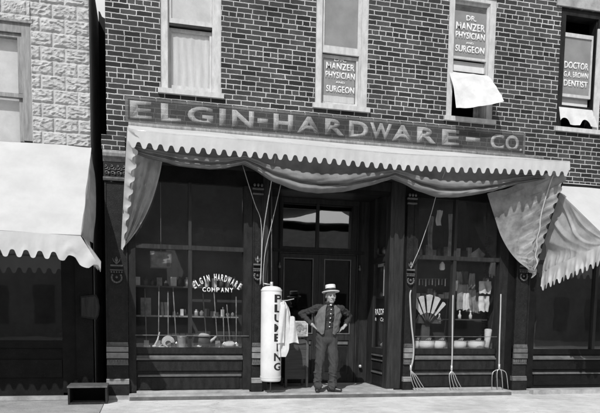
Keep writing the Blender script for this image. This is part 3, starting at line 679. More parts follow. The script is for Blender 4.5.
d1 = door(2.09, 2.762, 'left leaf of the entrance doors'); d2 = door(2.766, 3.40, 'right leaf of the entrance doors')
b = MB(); b.lathe((2.805, YD+0.015, 1.02), [(0.012, 0.0), (0.012, -0.02), (0.03, -0.035), (0.03, -0.05), (0.005, -0.06)], 12, axis='y'); b.build('knob', 'steel', d2, smooth=True)
for x in (2.095, 3.44):
    b = MB(); b.tube([(x, YD-0.021, 2.02), (x, YD-0.06, 2.03), (x, YD-0.07, 1.98)], 0.012, 8); b.ell((x, YD-0.07, 1.965), (0.022, 0.02, 0.03), 10, 8); b.build('bracket', 'edge', df, smooth=True)
b = MB(); b.ell((3.49, YD-0.055, 0.37), (0.03, 0.03, 0.03), 12, 8); b.tube([(3.49, YD, 0.36), (3.49, YD-0.05, 0.37)], 0.014, 8); b.build('door_stop', 'steel', df, smooth=True)
# dark store room behind the doors
b = MB(); b.box(1.0, 1.03, 1.06, 8.6, 0.0, 3.3); b.box(4.6, 4.63, 1.06, 8.6, 0, 3.3); b.box(1.03, 4.6, 8.5, 8.6, 0, 3.3); b.box(1.03, 4.6, 1.06, 8.5, 3.26, 3.3); b.box(1.03, 1.739, 1.02, 1.05, 0, 3.3); b.box(3.615, 4.6, 1.02, 1.05, 0, 3.3)
b.box(1.03, 4.6, 1.06, 8.5, 0.02, 0.08); b.box(1.5, 2.2, 2.5, 8, 0.085, 1.0); b.box(4.1, 4.58, 1.5, 8, 0.085, 2.4)
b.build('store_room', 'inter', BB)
# long stone doorstep along the fronts
b = MB(); b.box(-0.21, 5.60, -0.285, 0.02, -0.02, 0.074); b.box(6.0, XR, -0.26, 0.02, -0.02, 0.07); b.box(-0.52, -0.212, -0.16, 0.02, -0.02, 0.05); b.box(5.602, 5.998, -0.15, 0.02, -0.02, 0.05)
st = b.build('doorstep', 'stone', BB, bevel=0.012)
b = MB(); b.box(-0.2, 5.59, -0.2905, -0.2855, 0.0, 0.05); b.build('riser', 'riser', st)
b = MB(); b.prism_x([(0.02, 0.075), (-0.10, 0.075), (-0.10, 0.092), (-0.06, 0.105), (0.02, 0.105)], -0.11, 1.47); b.build('base_ledge', 'stone', st)
b = MB(); b.prism_x([(0.02, 0.075), (-0.09, 0.075), (-0.09, 0.09), (-0.05, 0.10), (0.02, 0.10)], 4.03, 5.55); b.build('base_ledge', 'stone', st)

# ------------------------------------------------------------------ block building at the left
LB = thing('block_building', 'pale rock-faced block building with grey window at left edge', 'building')
BXR = -0.675
def rock(x, z):
    bh, bwid = 0.178, 0.302
    r_ = math.floor((z-3.36)/bh); xo = (r_ % 2)*bwid*0.5
    c = math.floor((x-xo+20)/bwid)
    fx = ((x-xo+20)/bwid-c)*bwid; fz = ((z-3.36)/bh-r_)*bh
    e = min(fx, bwid-fx, fz, bh-fz)
    if e < 0.007: return 0.0
    k = min((e-0.007)/0.02, 1.0)
    s1, s2 = (c*7.3) % 5.0, (r_*3.1) % 4.0
    v = abs(nz(fx*11+s1, fz*20+s2, 1.5)); v2 = nz(fx*30+s1, fz*52+s2, 4.0)
    rid = 1.0-min(1, v*2.6)
    return -(0.009*min(1, (e-0.007)/0.012) + k*(0.020*rid + 0.009*v2 + 0.003))
b = MB()
wx0, wx1, wz1 = -2.35, -1.395, 4.86
def region(x0, x1, z0, z1, st_=0.0125):
    nu = int((x1-x0)/st_); nv = int((z1-z0)/st_)
    b.grid(nu, nv, lambda u, v: (lerp(x0, x1, u), rock(lerp(x0, x1, u), lerp(z0, z1, v)) if 0.0 < u else 0.0, lerp(z0, z1, v)))
region(wx1, BXR, 3.36, 6.0); region(-3.2, wx1, wz1, 6.0, 0.02)
b.build('block_face', 'block', LB, smooth=False)
b = MB(); b.box(wx1, BXR-0.002, 0.001, 0.3, 3.36, 6.0); b.box(-7, wx0, 0.0, 0.3, 3.36, wz1); b.box(-7, wx1, 0.001, 0.3, wz1, 6.0); b.box(-7, BXR-0.002, 0.001, 0.3, 6.0, 7.6)
b.box(BXR-0.3, BXR-0.002, 0.3, 9, 0, 5.86); b.box(-7, -6.7, 0.3, 9, 0, 5.86); b.box(-6.7, BXR-0.3, 8.7, 9, 0, 5.86); b.box(-6.7, BXR-0.3, 0.3, 8.7, 5.6, 5.8); b.box(-6.7, BXR-0.3, 0.3, 8.7, 3.3, 3.5)
b.build('wall', 'block', LB)
b = MB(); b.box(wx1-0.11, wx1, 0.0, 0.12, 3.4, wz1); b.box(wx0, wx1-0.11, 0.0, 0.12, wz1-0.12, wz1); b.box(wx0, wx0+0.11, 0.0, 0.12, 3.4, wz1-0.12); b.prism_x([(-0.03, wz1+0.001), (-0.03, wz1+0.03), (0.0, wz1+0.045), (0.05, wz1+0.045), (0.05, wz1+0.001)], wx0-0.02, wx1+0.03)
f = b.build('window', 'greytrim', LB, bevel=0.006)
b = MB(); b.box(wx1-0.165, wx1-0.111, 0.03, 0.1, 4.0, 4.735); b.box(wx0+0.11, wx1-0.166, 0.03, 0.1, 4.69, 4.735); b.box(wx0+0.11, wx1-0.112, 0.025, 0.1, 3.945, 3.995); b.box(wx1-0.165, wx1-0.111, 0.065, 0.11, 3.4, 3.944); b.build('sash', 'greytrim', f, bevel=0.004)
b = MB(); b.box(wx0+0.11, wx1-0.166, 0.07, 0.074, 3.996, 4.69); b.box(wx0+0.11, wx1-0.166, 0.09, 0.094, 3.4, 3.944); b.build('pane', 'upglass', f)
sheet(f, 'blind', 'blindlight', wx0+0.1, wx1-0.1, 3.4, 4.75, 0.15)
# its shaded storefront
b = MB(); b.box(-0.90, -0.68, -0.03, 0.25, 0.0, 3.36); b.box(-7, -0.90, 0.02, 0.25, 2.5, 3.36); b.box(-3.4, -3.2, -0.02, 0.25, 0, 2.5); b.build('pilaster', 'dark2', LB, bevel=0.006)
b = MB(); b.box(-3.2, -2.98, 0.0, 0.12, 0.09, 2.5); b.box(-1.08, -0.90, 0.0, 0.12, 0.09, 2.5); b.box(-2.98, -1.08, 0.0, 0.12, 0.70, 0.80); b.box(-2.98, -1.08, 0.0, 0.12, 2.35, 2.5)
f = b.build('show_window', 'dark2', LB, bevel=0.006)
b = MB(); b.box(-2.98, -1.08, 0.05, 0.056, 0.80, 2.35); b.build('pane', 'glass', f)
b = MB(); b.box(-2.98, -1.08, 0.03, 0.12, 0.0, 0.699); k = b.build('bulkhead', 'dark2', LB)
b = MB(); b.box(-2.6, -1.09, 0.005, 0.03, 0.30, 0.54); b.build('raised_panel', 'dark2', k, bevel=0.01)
b = MB(); b.box(-2.98, -0.92, -0.08, 0.03, 0.0, 0.05); b.build('doorstep', 'stone', LB, bevel=0.008)
b = MB(); b.box(-3.2, -0.98, 0.9, 0.93, 0, 2.5); b.box(-3.2, -0.98, 0.13, 0.9, 0.60, 0.68); b.box(-7, -3.4, 0.0, 0.2, 0, 2.5); b.build('rear_partition', 'inter', LB)
# wall that closes the narrow gap
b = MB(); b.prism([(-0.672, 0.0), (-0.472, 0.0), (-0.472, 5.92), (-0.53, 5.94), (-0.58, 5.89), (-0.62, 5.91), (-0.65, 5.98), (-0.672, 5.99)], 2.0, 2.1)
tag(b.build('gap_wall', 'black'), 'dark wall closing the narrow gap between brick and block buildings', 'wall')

# ------------------------------------------------------------------ awnings
def scallop(t): return 0.5+0.5*math.tanh(-1.7*math.cos(2*math.pi*t))/math.tanh(1.7)
AW = thing('awning', 'half-raised white scalloped awning over the hardware storefront with slack grey canvas below', 'awning', (2.9, -0.1, 3.3))
AX0, AX1 = -0.185, 6.10
def bar(x):                                    # front bar, hand cranked and a little uneven
    t = (x-AX0)/(AX1-AX0); return (-0.70-0.03*t + 0.01*math.sin(x*2.1), 3.445 + 0.02*math.sin(x*1.3+0.4)*0.6 + 0.10*max(0, t-0.55)**1.2*1.4 + 0.03*max(0, 0.08-t)*10)
b = MB()
def top(u, v):
    x = lerp(AX0, AX1, u); y1, z1 = bar(x); y0, z0 = -0.02, 3.705
    xx = lerp(lerp(AX0, 5.9, u), x, v)
    y, z = lerp(y0, y1, v), lerp(z0, z1, v)
    sag = 0.025*math.sin(math.pi*v)*(0.6+0.4*math.sin(x*5)) + 0.012*nz(x*1.7, v*3, 3)*math.sin(math.pi*v)
    crease = 0.018*math.exp(-((x-0.05-0.35*v)/0.05)**2)*math.sin(math.pi*v)
    return (xx, y, z - sag + crease)
b.grid(130, 8, top); b.build('canopy', 'canvas', AW, smooth=True)
for k in range(1, 9):
    b = MB(); b.tube([tuple(Vector(top(k/9, q/10))+Vector((0, -0.001, 0.001))) for q in range(11)], 0.0022, 6); b.build('seam', 'canvas', AW, smooth=True)
b = MB(); NSC = 47
def val(u, v):
    x = lerp(AX0, AX1, u); y, z = bar(x); s = scallop((u*NSC) % 1.0)
    d = lerp(0.155, 0.232, s) + 0.006*nz(x*3, 1, 1)
    if u > 0.985: d *= lerp(1, 0.8, (u-0.985)/0.015)
    return (x, y - 0.004 - 0.012*v + 0.012*v*nz(x*2.2, v, 8) , z - d*v)
b.grid(NSC*14, 5, val); b.build('valance', 'canvas', AW, smooth=True)
b = MB(); b.tube([(x, bar(x)[0]+0.006, bar(x)[1]-0.012) for x in [lerp(AX0, AX1, k/24) for k in range(25)]], 0.012, 8); b.build('front_bar', 'steel', AW, smooth=True)
b = MB(); b.tube([(AX0, -0.05, 3.70), (AX1, -0.05, 3.70)], 0.03, 10); b.build('roller', 'greytrim', AW, smooth=True)
HL, HR = (-0.285, -0.06, 2.09), (5.955, -0.16, 1.91)
EL_, ER_ = (AX0, bar(AX0)[0], bar(AX0)[1]), (AX1, bar(AX1)[0], bar(AX1)[1])
for h, e in ((HL, EL_), (HR, ER_)):
    b = MB(); b.tube([(h[0], -0.03, h[2]), h, vl(h, e, 0.5), (e[0], e[1]+0.02, e[2]-0.02)], 0.010, 8); b.build('arm', 'iron', AW, smooth=True)
# slack canvas that loops below in four bays
SAG = [(-0.12, 3.22), (0.088, 3.17), (0.25, 3.14), (0.464, 3.098), (0.85, 3.08), (1.085, 3.115), (1.31, 3.185), (1.485, 3.104), (1.675, 2.986), (2.062, 2.879), (2.343, 2.86), (2.699, 2.90), (3.09, 3.009), (3.427, 3.13), (3.624, 3.07), (3.81, 2.985), (4.12, 2.913), (4.432, 2.93), (4.747, 2.99), (5.0, 3.05), (5.3, 3.15), (5.6, 3.22), (5.95, 3.3)]
def sagz(x):
    for (xa, za), (xb, zb) in zip(SAG, SAG[1:]):
        if xa <= x <= xb: return lerp(za, zb, (x-xa)/(xb-xa))
    return SAG[-1][1]
# cross-section of the loop at its deepest: out from the bar, in, two fat folds, up to the wall
SEC = [(-0.645, 3.42), (-0.60, 3.33), (-0.565, 3.22), (-0.575, 3.13), (-0.645, 3.085), (-0.68, 3.035), (-0.655, 2.985), (-0.585, 2.975), (-0.60, 2.945), (-0.625, 2.915), (-0.60, 2.875), (-0.53, 2.86), (-0.40, 2.90), (-0.25, 3.08), (-0.13, 3.28), (-0.09, 3.40)]
b = MB()
def swag(u, v):
    x = lerp(-0.12, 5.95, u); zl = sagz(x); k = (3.42-zl)/(3.42-2.86)
    vv = min(0.999, max(0.0, v + 0.035*nz(x*1.1, 3, 7)*math.sin(math.pi*v)))
    y, z = smooth_poly(SEC, vv)
    k2 = max(0.12, (k-0.30)/0.70)                        # folds flatten where the cloth is gathered up
    y = lerp(-0.56 if v < 0.8 else y, y, min(1, k2*1.15)) + 0.012*(1-k2)*math.sin(v*60)
    z = 3.42 - (3.42-z)*k
    tw = 0.018*math.sin(x*2.6+vv*9)*k2*math.sin(math.pi*v) + 0.016*(1-abs(2*nz(x*2.2+vv*3, vv*7, 2)))*math.sin(math.pi*v)*k2
    return (x, y + tw + 0.006*nz(x*9, v*16, 4), z + 0.5*tw*math.sin(math.pi*v) + 0.006*nz(x*8, v*14, 1))
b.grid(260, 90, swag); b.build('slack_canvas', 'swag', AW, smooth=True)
# left side curtain: white scalloped flap along the arm, grey slack panel behind
b = MB(); NL = 9
inL = [(0.262, -0.22, 3.27), (0.20, -0.20, 2.97), (0.09, -0.16, 2.63), (-0.07, -0.12, 2.32), (-0.27, -0.07, 2.06)]
def ridge(a, b_, c): return 1-min(1, abs(nz(a, b_, c))*3.2)
def lw(u, v):
    a = vl(EL_, HL, u); c = smooth_poly(inL, u); p = vl(a, c, v)
    e = math.sin(math.pi*v)**0.6*min(1, 4*(1-u))
    k = math.sin(math.pi*v)*(1-u*0.75)
    ray = v + 0.05*nz(u*2.5, v*2, 5)                      # folds run down to the hinge
    f_ = (0.040*math.sin(ray*19+1.0) + 0.022*math.sin(ray*41+2*u))*(0.15+0.85*min(1, u*1.5))*e
    f_ += (0.045*ridge(u*3.0+v*2.2, v*3.0-u*1.2, 2.0) + 0.015*ridge(u*8+v*4, v*7, 5))*e*(1-0.6*u)
    return (p[0]+0.03*k*0.4+0.35*f_, p[1]+0.12*k-f_, p[2]-0.05*k+0.25*f_)
b.grid(110, 90, lw); b.build('side_curtain', 'oldcanvas', AW, smooth=True)
b = MB()
def lf(u, v):
    a = vl(EL_, (HL[0]+0.0, HL[1], HL[2]), u); s = scallop((u*NL) % 1.0)
    wd = lerp(0.085, 0.150, s)*(1-0.72*u**1.5); x = a[0]-0.012*u + wd*v
    return (x, a[1]-0.02-0.02*v+0.015*nz(u*5, v, 2), a[2]+0.02 - 0.05*v*(1-u) - 0.02*v + (-0.06*u**8))
b.grid(NL*12, 5, lf); b.build('side_flap', 'canvas', AW, smooth=True)
# right side curtain: big slack wing with scalloped outer edge and a pale seam
b = MB(); NR = 11
inR = [(5.02, -0.30, 3.06), (5.10, -0.30, 2.86), (5.19, -0.28, 2.68), (5.30, -0.26, 2.46), (5.45, -0.25, 2.25), (5.62, -0.24, 2.09), (5.80, -0.23, 1.98), (5.945, -0.22, 1.885)]
def rw(u, v, s=None):
    s = scallop((u*NR) % 1.0) if s is None else s
    a = vl((ER_[0]+0.015, ER_[1], ER_[2]-0.03), (HR[0], HR[1]-0.04, HR[2]-0.03), u); a = (a[0]-0.02+0.055*s*(1-0.3*u)-0.05*math.sin(u*math.pi), a[1], a[2])
    c = smooth_poly(inR, u); p = vl(c, a, v); e = math.sin(math.pi*min(1, max(0, v)))
    bil = 0.13*e*math.sin(math.pi*min(1, u*0.9+0.1))
    low = max(0, (u-0.40)/0.60)
    wr = low*e*(0.060*(ridge(u*6.0-v*1.5, v*2.2+u, 1.0)-0.5) + 0.028*(ridge(u*15+v*2, v*5, 4.0)-0.4))
    wr += e*(0.050*(ridge(v*2.6+u*1.4, u*1.6-v*0.5, 7.0)-0.4) + 0.018*math.sin(17*v+6*u))*(1-low*0.6)
    wr += 0.030*math.exp(-((v-0.80-0.04*u)/0.05)**2)*math.sin(u*38)*low
    return (p[0]+wr*0.4, p[1]+bil*0.6-wr, p[2]-0.04*e*(1-u)+wr*0.5-0.03*low*e)
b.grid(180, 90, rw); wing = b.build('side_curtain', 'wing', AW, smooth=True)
b = MB(); b.tube([tuple(Vector(rw(k/24, 0.80+0.04*(k/24), 0.5))+Vector((0, -0.012, 0))) for k in range(1, 24)], 0.011, 6); b.build('seam', 'canvas', AW, smooth=True)

# awning of the block building (left edge), fully let down
A2 = thing('awning', 'lowered white awning with scalloped edge on the pale block building', 'awning', (-2.4, 0, 3.35))
LX0, LX1 = -4.2, -0.70
def bl(x): return (-1.36, 2.06 + 0.012*math.sin(x*3))
b = MB()
def t2(u, v):
    x = lerp(LX0, LX1+lerp(0.035, 0.0, v), u); y1, z1 = bl(x); s = 0.05*math.sin(math.pi*v)
    return (x, lerp(-0.03, y1, v), lerp(3.36, z1, v) - s + 0.016*nz(x*1.5, v*2.5, 2) + 0.010*nz(x*0.6, v*9, 5) + 0.010*(1-min(1, abs(nz(x*1.3+v*2, v*3-x, 8))*4)))
b.grid(110, 30, t2); b.build('canopy', 'canvas', A2, smooth=True)
b = MB(); N2 = 24
def v2(u, v):
    x = lerp(LX0, LX1, u); y, z = bl(x); s = scallop((u*N2) % 1.0); d = lerp(0.20, 0.285, s)
    fl = max(0, (x+0.98)/0.28)
    return (x + fl*fl*v*0.20, y-0.005-0.03*v + 0.022*v*nz(x*3, v*2, 8) + 0.03*fl*math.sin(v*9+x*30)*v, z - d*v - fl*fl*v*0.13 + 0.012*math.sin(x*9)*v*(1-v))
b.grid(N2*12, 8, v2); b.build('valance', 'canvas', A2, smooth=True)
b = MB(); b.tube([(LX0, -1.35, 2.05), (LX1, -1.35, 2.05)], 0.014, 8); b.build('front_bar', 'steel', A2, smooth=True)
b = MB()
for x in (LX0+0.02, LX1+0.0): b.tube([(x, -0.02, 2.15), (x, -1.35, 2.05)], 0.011, 8)
b.build('arm', 'iron', A2, smooth=True)
b = MB()
def s2(u, v):
    a = vl((LX1+0.033, -0.03, 3.35), (LX1, -1.36, 2.06), u); c = vl((LX1+0.04, -0.03, 2.12), (LX1+0.02, -1.35, 2.03), u)
    p = vl(a, c, v); k = math.sin(math.pi*v)*(1-u)
    return (p[0]+0.06*k*abs(math.sin(4+u*9)) + 0.015*nz(u*5, v*5, 2), p[1], p[2])
b.grid(24, 20, s2); b.build('side_curtain', 'oldcanvas', A2, smooth=True)
b = MB(); N3 = 12
def f2(u, v):
    y = lerp(-1.36, -0.25, u); s = scallop((u*N3) % 1.0); z = lerp(2.05, 2.13, u); d = lerp(0.22, 0.32, s)*(1.28-0.6*u)
    return (LX1+0.012 + v*(0.19*(1-u)**2+0.02) + 0.012*nz(u*8, v, 3), y-0.02*v+0.02*math.sin(u*34)*v, z-d*v)
b.grid(N3*10, 6, f2); b.build('side_flap', 'canvas', A2, smooth=True)

# awning of the store at the right edge
A3 = thing('awning', 'lowered white awning with grey side curtain at the right edge', 'awning', (7.5, 0, 3.35))
RX0, RX1 = 6.25, 9.0
b = MB()
def t3(u, v):
    x = lerp(RX0, RX1, u); s = 0.03*math.sin(math.pi*v)
    return (x, lerp(-0.03, -1.5, v), lerp(3.365, 2.27, v) - s + 0.012*nz(x*1.7, v*2.5, 6))
b.grid(50, 20, t3); b.build('canopy', 'canvas', A3, smooth=True)
b = MB(); N4 = 20
b.grid(N4*12, 5, lambda u, v: (lerp(RX0, RX1, u), -1.505-0.02*v, 2.27 - lerp(0.2, 0.28, scallop((u*N4) % 1))*v)); b.build('valance', 'canvas', A3, smooth=True)
b = MB(); b.tube([(RX0, -1.5, 2.265), (RX1, -1.5, 2.265)], 0.014, 8); b.build('front_bar', 'steel', A3, smooth=True)
b = MB(); b.tube([(RX0-0.01, -0.03, 1.93), (RX0-0.01, -1.5, 2.26)], 0.011, 8); b.build('arm', 'iron', A3, smooth=True)
b = MB()
def s3(u, v):
    a = vl((RX0, -0.03, 3.36), (RX0, -1.5, 2.27), u); c = vl((RX0-0.03, -0.04, 1.95), (RX0-0.01, -1.49, 2.25), u); p = vl(a, c, v)
    k = math.sin(math.pi*v)*(1-u)**0.8
    f_ = k*(0.05*math.sin(9*u+14*v*(1-u)+2*nz(u*3, v*3, 4)) + 0.06*(ridge(v*3-u*3, u*2, 3)-0.4)) + 0.035*max(0, v-0.72)/0.28*(ridge(u*9, v*2, 6)-0.4)*(1-u*0.7)
    return (p[0]-f_*0.8+0.03*k, p[1], p[2]-0.03*k+0.2*f_)
b.grid(120, 70, s3); b.build('side_curtain', 'oldcanvas', A3, smooth=True)
b = MB(); N5 = 14
def f3(u, v):
    y = lerp(-0.02, -1.5, u); z = lerp(1.96, 2.26, u); s = scallop((u*N5) % 1.0); d = lerp(0.21, 0.29, s)+0.03*(1-u)
    return (RX0-0.04-0.03*v + 0.02*nz(u*7, v*2, 3)+0.012*math.sin(u*40)*v, y - 0.02*v, z-d*v)
b.grid(N5*10, 8, f3); b.build('side_flap', 'canvas', A3, smooth=True)

# ------------------------------------------------------------------ awning ropes
def rope(pts, lab, r=0.0052):
    n = 14; P = [smooth_poly(pts, k/n) for k in range(n+1)]
    b = MB(); b.tube(P, r, 6); o = b.build('awning_rope', 'rope', loc=pts[-1], smooth=True); return tag(o, lab, 'rope', 'ropes hanging from the awning')
rope([(1.335, -0.20, 3.24), (1.43, -0.16, 2.98), (1.53, -0.12, 2.72), (1.62, -0.09, 2.50), (1.63, -0.08, 2.0), (1.612, -0.08, 1.62)], 'pale rope slanting down to the right from the swag edge to the left entrance pilaster')
rope([(1.715, -0.60, 3.30), (1.69, -0.45, 2.98), (1.66, -0.30, 2.65), (1.635, -0.16, 2.30), (1.63, -0.09, 1.95), (1.625, -0.08, 1.63)], 'long straight rope dropping from behind the scallops to the left entrance pilaster', 0.0065)
rope([(1.88, -0.20, 3.04), (1.82, -0.18, 2.75), (1.75, -0.15, 2.42), (1.68, -0.12, 2.1), (1.655, -0.10, 1.75), (1.66, -0.10, 1.6)], 'pale rope slanting down to the left over the entrance towards the white tank')
rope([(4.17, -0.62, 3.27), (4.13, -0.45, 2.98), (4.14, -0.25, 2.70), (4.09, -0.15, 2.42), (4.03, -0.11, 2.20), (3.965, -0.08, 2.03), (3.93, -0.07, 1.93)], 'pale rope bending down to the right entrance pilaster in front of the right show window')

# ------------------------------------------------------------------ PLUMBING tank sign
TX, TY, TR = 1.765, -0.17, 0.148
TK = thing('tank_sign', 'tall white cylinder lettered PLUMBING on a thin pole by the entrance', 'sign', (TX, TY, 0.074))
b = MB(); b.lathe((TX, TY, 0), [(0.0, 0.255), (TR*0.55, 0.245), (TR*0.93, 0.243), (TR, 0.262), (TR, 0.5), (TR, 1.0), (TR, 1.50), (TR*0.975, 1.548), (TR*0.86, 1.578), (TR*0.55, 1.596), (0.02, 1.602), (0.0, 1.603)], 48)
b.build('cylinder', 'tank', TK, smooth=True)
for z_ in (0.30, 1.53):
    b = MB(); b.torus((TX, TY, z_), TR+0.0005, 0.004, 0, 2*math.pi, 48, 6, 'xy')
    for k in range(40): b.ell((TX+(TR+0.001)*math.cos(k*math.pi/20), TY+(TR+0.001)*math.sin(k*math.pi/20), z_+0.014), (0.0035, 0.0035, 0.0035), 6, 4)
    b.build('seam_band', 'tank', TK, smooth=True)
b = MB(); b.tube([(TX, TY, 1.60), (TX, TY, 1.66)], 0.022, 10); b.tube([(TX-0.01, TY, 1.62), (TX-0.12, TY+0.01, 1.635)], 0.009, 8); b.build('pipe_fitting', 'tin', TK, smooth=True)
b = MB(); b.tube([(TX, TY, 0.074), (TX, TY, 0.26)], 0.009, 8); b.tube([(TX, TY, 1.65), (TX+0.005, TY+0.06, 2.2), (TX+0.005, TY+0.1, 3.1)], 0.006, 6); b.lathe((TX, TY, 0.074), [(0.05, 0.0), (0.05, 0.008), (0.012, 0.012)], 12); b.build('pole', 'orn', TK, smooth=True)
word = 'PLUMBING'; zt = 1.478; pitch = 0.1375
cam_dir = math.atan2(-9.2-TY, 0-TX)          # angle of the street side seen from the tank
bm_all = MB()
for i, ch in enumerate(word):
    z1 = zt - i*pitch; z0 = z1-0.112
    bm = text_bm(ch, 0.03)
    xs = [v.co.x for v in bm.verts]; ys = [v.co.y for v in bm.verts]; a, b_, c, d = min(xs), max(xs), min(ys), max(ys)
    wd = 0.128 if ch != 'I' else 0.035
    off = 0.045 if ch != 'I' else 0.085
    for q in range(1, 8):
        bmesh.ops.bisect_plane(bm, geom=bm.verts[:]+bm.edges[:]+bm.faces[:], plane_co=(lerp(a, b_, q/8), 0, 0), plane_no=(1, 0, 0))
    for v in bm.verts:
        arc_ = off + (v.co.x-a)/(b_-a)*wd; th = cam_dir + math.asin(0.045/TR)*0 + arc_/TR
        v.co = (TX+(TR+0.0015)*math.cos(th), TY+(TR+0.0015)*math.sin(th), lerp(z0, z1, (v.co.y-c)/(d-c)))
    me = bpy.data.meshes.new('t'); bm.to_mesh(me); bm.free(); bm_all.bm.from_mesh(me); bpy.data.meshes.remove(me)
bm_all.build('tank_lettering', 'ink', TK)
b = MB(); b.tube([(TX+0.12, TY-0.06, 1.395), (TX+0.21, TY-0.08, 1.40), (TX+0.31, TY-0.09, 1.425)], 0.007, 8); b.build('hook', 'handle', TK, smooth=True)

# white coat on the hook
b = MB()
CO = (1.918, -0.285, 1.39)
def coat(u, v):
    wv = [0.035, 0.075, 0.095, 0.10, 0.105, 0.12, 0.125, 0.115, 0.10]; t = v*8; k = min(int(t), 7); hw = lerp(wv[k], wv[k+1], t-k)
    th = lerp(-2.5, 2.5, u)
    bot = 0.60 + 0.23*max(0, math.sin(th-0.1)) + (0.10 if th < -1.0 else 0)
    x = CO[0] + hw*math.sin(th*0.62)*1.05 + 0.035*v*(1 if th > 0 else -0.2) + 0.012*nz(u*4, v*3, 2)
    y = CO[1] + 0.02 - 0.055*math.cos(th) + 0.036*math.sin(th*4.5+v*2+nz(u*3,v*4,8))*v**0.5 + 0.02*nz(u*6, v*5, 3)
    return (x, y, lerp(1.395-0.02*abs(math.sin(th*0.62)), bot, v) )
b.grid(60, 30, coat)
ct = tag(b.build('coat', 'cloth', loc=CO, smooth=True), 'white cloth coat hanging from a hook beside the white tank', 'coat')
b = MB()
b.grid(10, 20, lambda u, v: (2.03+0.055*(u-0.5)*2*(0.7+0.6*v)+0.035*v, -0.345+0.02*math.sin(u*6+v*3), lerp(1.16, 0.79, v)+0.02*math.sin(u*3))); b.build('sleeve', 'cloth', ct, smooth=True)
b = MB()
b.grid(8, 20, lambda u, v: (1.895+0.045*(u-0.5)*2-0.02*v, -0.345+0.015*math.sin(u*6+v*3), lerp(1.34, 0.80, v))); b.build('lapel', 'cloth', ct, smooth=True)

# crate with the picture card leaning on it
CR = thing('crate', 'brown board crate on short legs left of the standing man', 'crate', (2.26, 0.45, 0.09))
b = MB(); b.box(2.10, 2.43, 0.32, 0.62, 0.22, 0.835); b.build('body', 'crate', CR, bevel=0.004)
b = MB()
for k in range(4): b.box(2.102, 2.428, 0.312, 0.3195, 0.228+k*0.152, 0.228+k*0.152+0.146)
b.build('front_board', 'crate', CR, bevel=0.004)
for x in (2.095, 2.425):
    for y in (0.305, 0.60):
        b = MB(); b.box(x-0.015, x+0.02, y-0.005, y+0.03, 0.09, 0.86); b.build('corner_post', 'edge' if x > 2.2 else 'crate', CR, bevel=0.003)
b = MB(); b.box(2.09, 2.45, 0.30, 0.64, 0.861, 0.875); b.build('lid', 'crate', CR, bevel=0.003)
PC = thing('picture_card', 'pale printed card with rounded corners standing on the crate', 'picture', (2.33, 0.42, 0.875))
pol = [(2.195, 0.876), (2.46, 0.876), (2.46, 1.07), (2.45, 1.095), (2.425, 1.11), (2.23, 1.11), (2.205, 1.095), (2.195, 1.07)]
b = MB(); b.prism(pol, 0.42, 0.43); b.build('card', 'paper', PC)
b = MB(); b.prism([(lerp(2.328, x, 0.88), lerp(0.993, z, 0.88)) for x, z in pol], 0.416, 0.4195); b.build('print', 'print', PC)
b = MB()
for k in range(9):
    a = R(200-k*27.5); b.ell((2.325+0.055*math.cos(a), 0.413, 1.0+0.055*math.sin(a)), (0.018, 0.004, 0.018), 8, 6)
b.ell((2.325, 0.413, 0.985), (0.03, 0.004, 0.045), 10, 6)
b.build('printed_figure', 'goods', PC)

# ------------------------------------------------------------------ pitchforks leaning on the right show window
def pitchfork(pts, tines, lab, r=0.0115):
    o = thing('pitchfork', lab, 'pitchfork', pts[-1], 'pitchforks leaning on the right show window')
    n = 16; b = MB(); b.tube([smooth_poly(pts, k/n) for k in range(n+1)], [lerp(r*0.85, r, min(1, k/6)) for k in range(n+1)], 8); b.build('handle', 'handle', o, smooth=True)
    e = Vector(pts[-1])
    b = MB(); b.tube([tuple(e+Vector((0, 0, 0.06))), tuple(e), tuple(e+Vector((0, -0.005, -0.03)))], [0.018, 0.018, 0.012], 8); b.build('ferrule', 'steel', o, smooth=True)
    for t in tines:
        b = MB(); P = [tuple(e+Vector((0, -0.005, -0.025)))] + t; m = 12
        b.tube([smooth_poly(P, k/m) for k in range(m+1)], [lerp(0.0075, 0.004, k/m) for k in range(m+1)], 6); b.build('tine', 'steel', o, smooth=True)
    return o
pitchfork([(3.945, -0.06, 1.60), (3.925, -0.075, 1.50), (3.955, -0.09, 1.1), (3.99, -0.11, 0.80), (3.985, -0.13, 0.58), (3.945, -0.14, 0.41)],
    [[(3.945+0.03*k, -0.155, 0.30), (3.965+0.045*k, -0.17, 0.20), (4.01+0.055*k, -0.20, 0.082)] for k in range(4)], 'pitchfork with bent bowed handle beside the right entrance pilaster', 0.013)
pitchfork([(4.655, -0.04, 1.545), (4.65, -0.06, 1.25), (4.645, -0.09, 0.9), (4.638, -0.12, 0.6), (4.625, -0.14, 0.40)],
    [[(4.585+0.03*k, -0.155, 0.32), (4.585+0.045*k, -0.17, 0.22), (4.60+0.065*k, -0.20, 0.082)] for k in range(4)], 'straight pale pitchfork leaning on the mullion of the right show window')
pitchfork([(5.485, -0.03, 1.58), (5.475, -0.06, 1.25), (5.46, -0.09, 0.9), (5.45, -0.12, 0.6), (5.445, -0.14, 0.42)],
    [[(5.445+(k-1.5)*0.06, -0.15, 0.385-0.012*abs(k-1.5)), (5.445+(k-1.5)*0.085, -0.16, 0.30), (5.45+(k-1.5)*0.095, -0.19, 0.082)] for k in range(4)], 'straight pale pitchfork with wide round head at the right end of the show window')

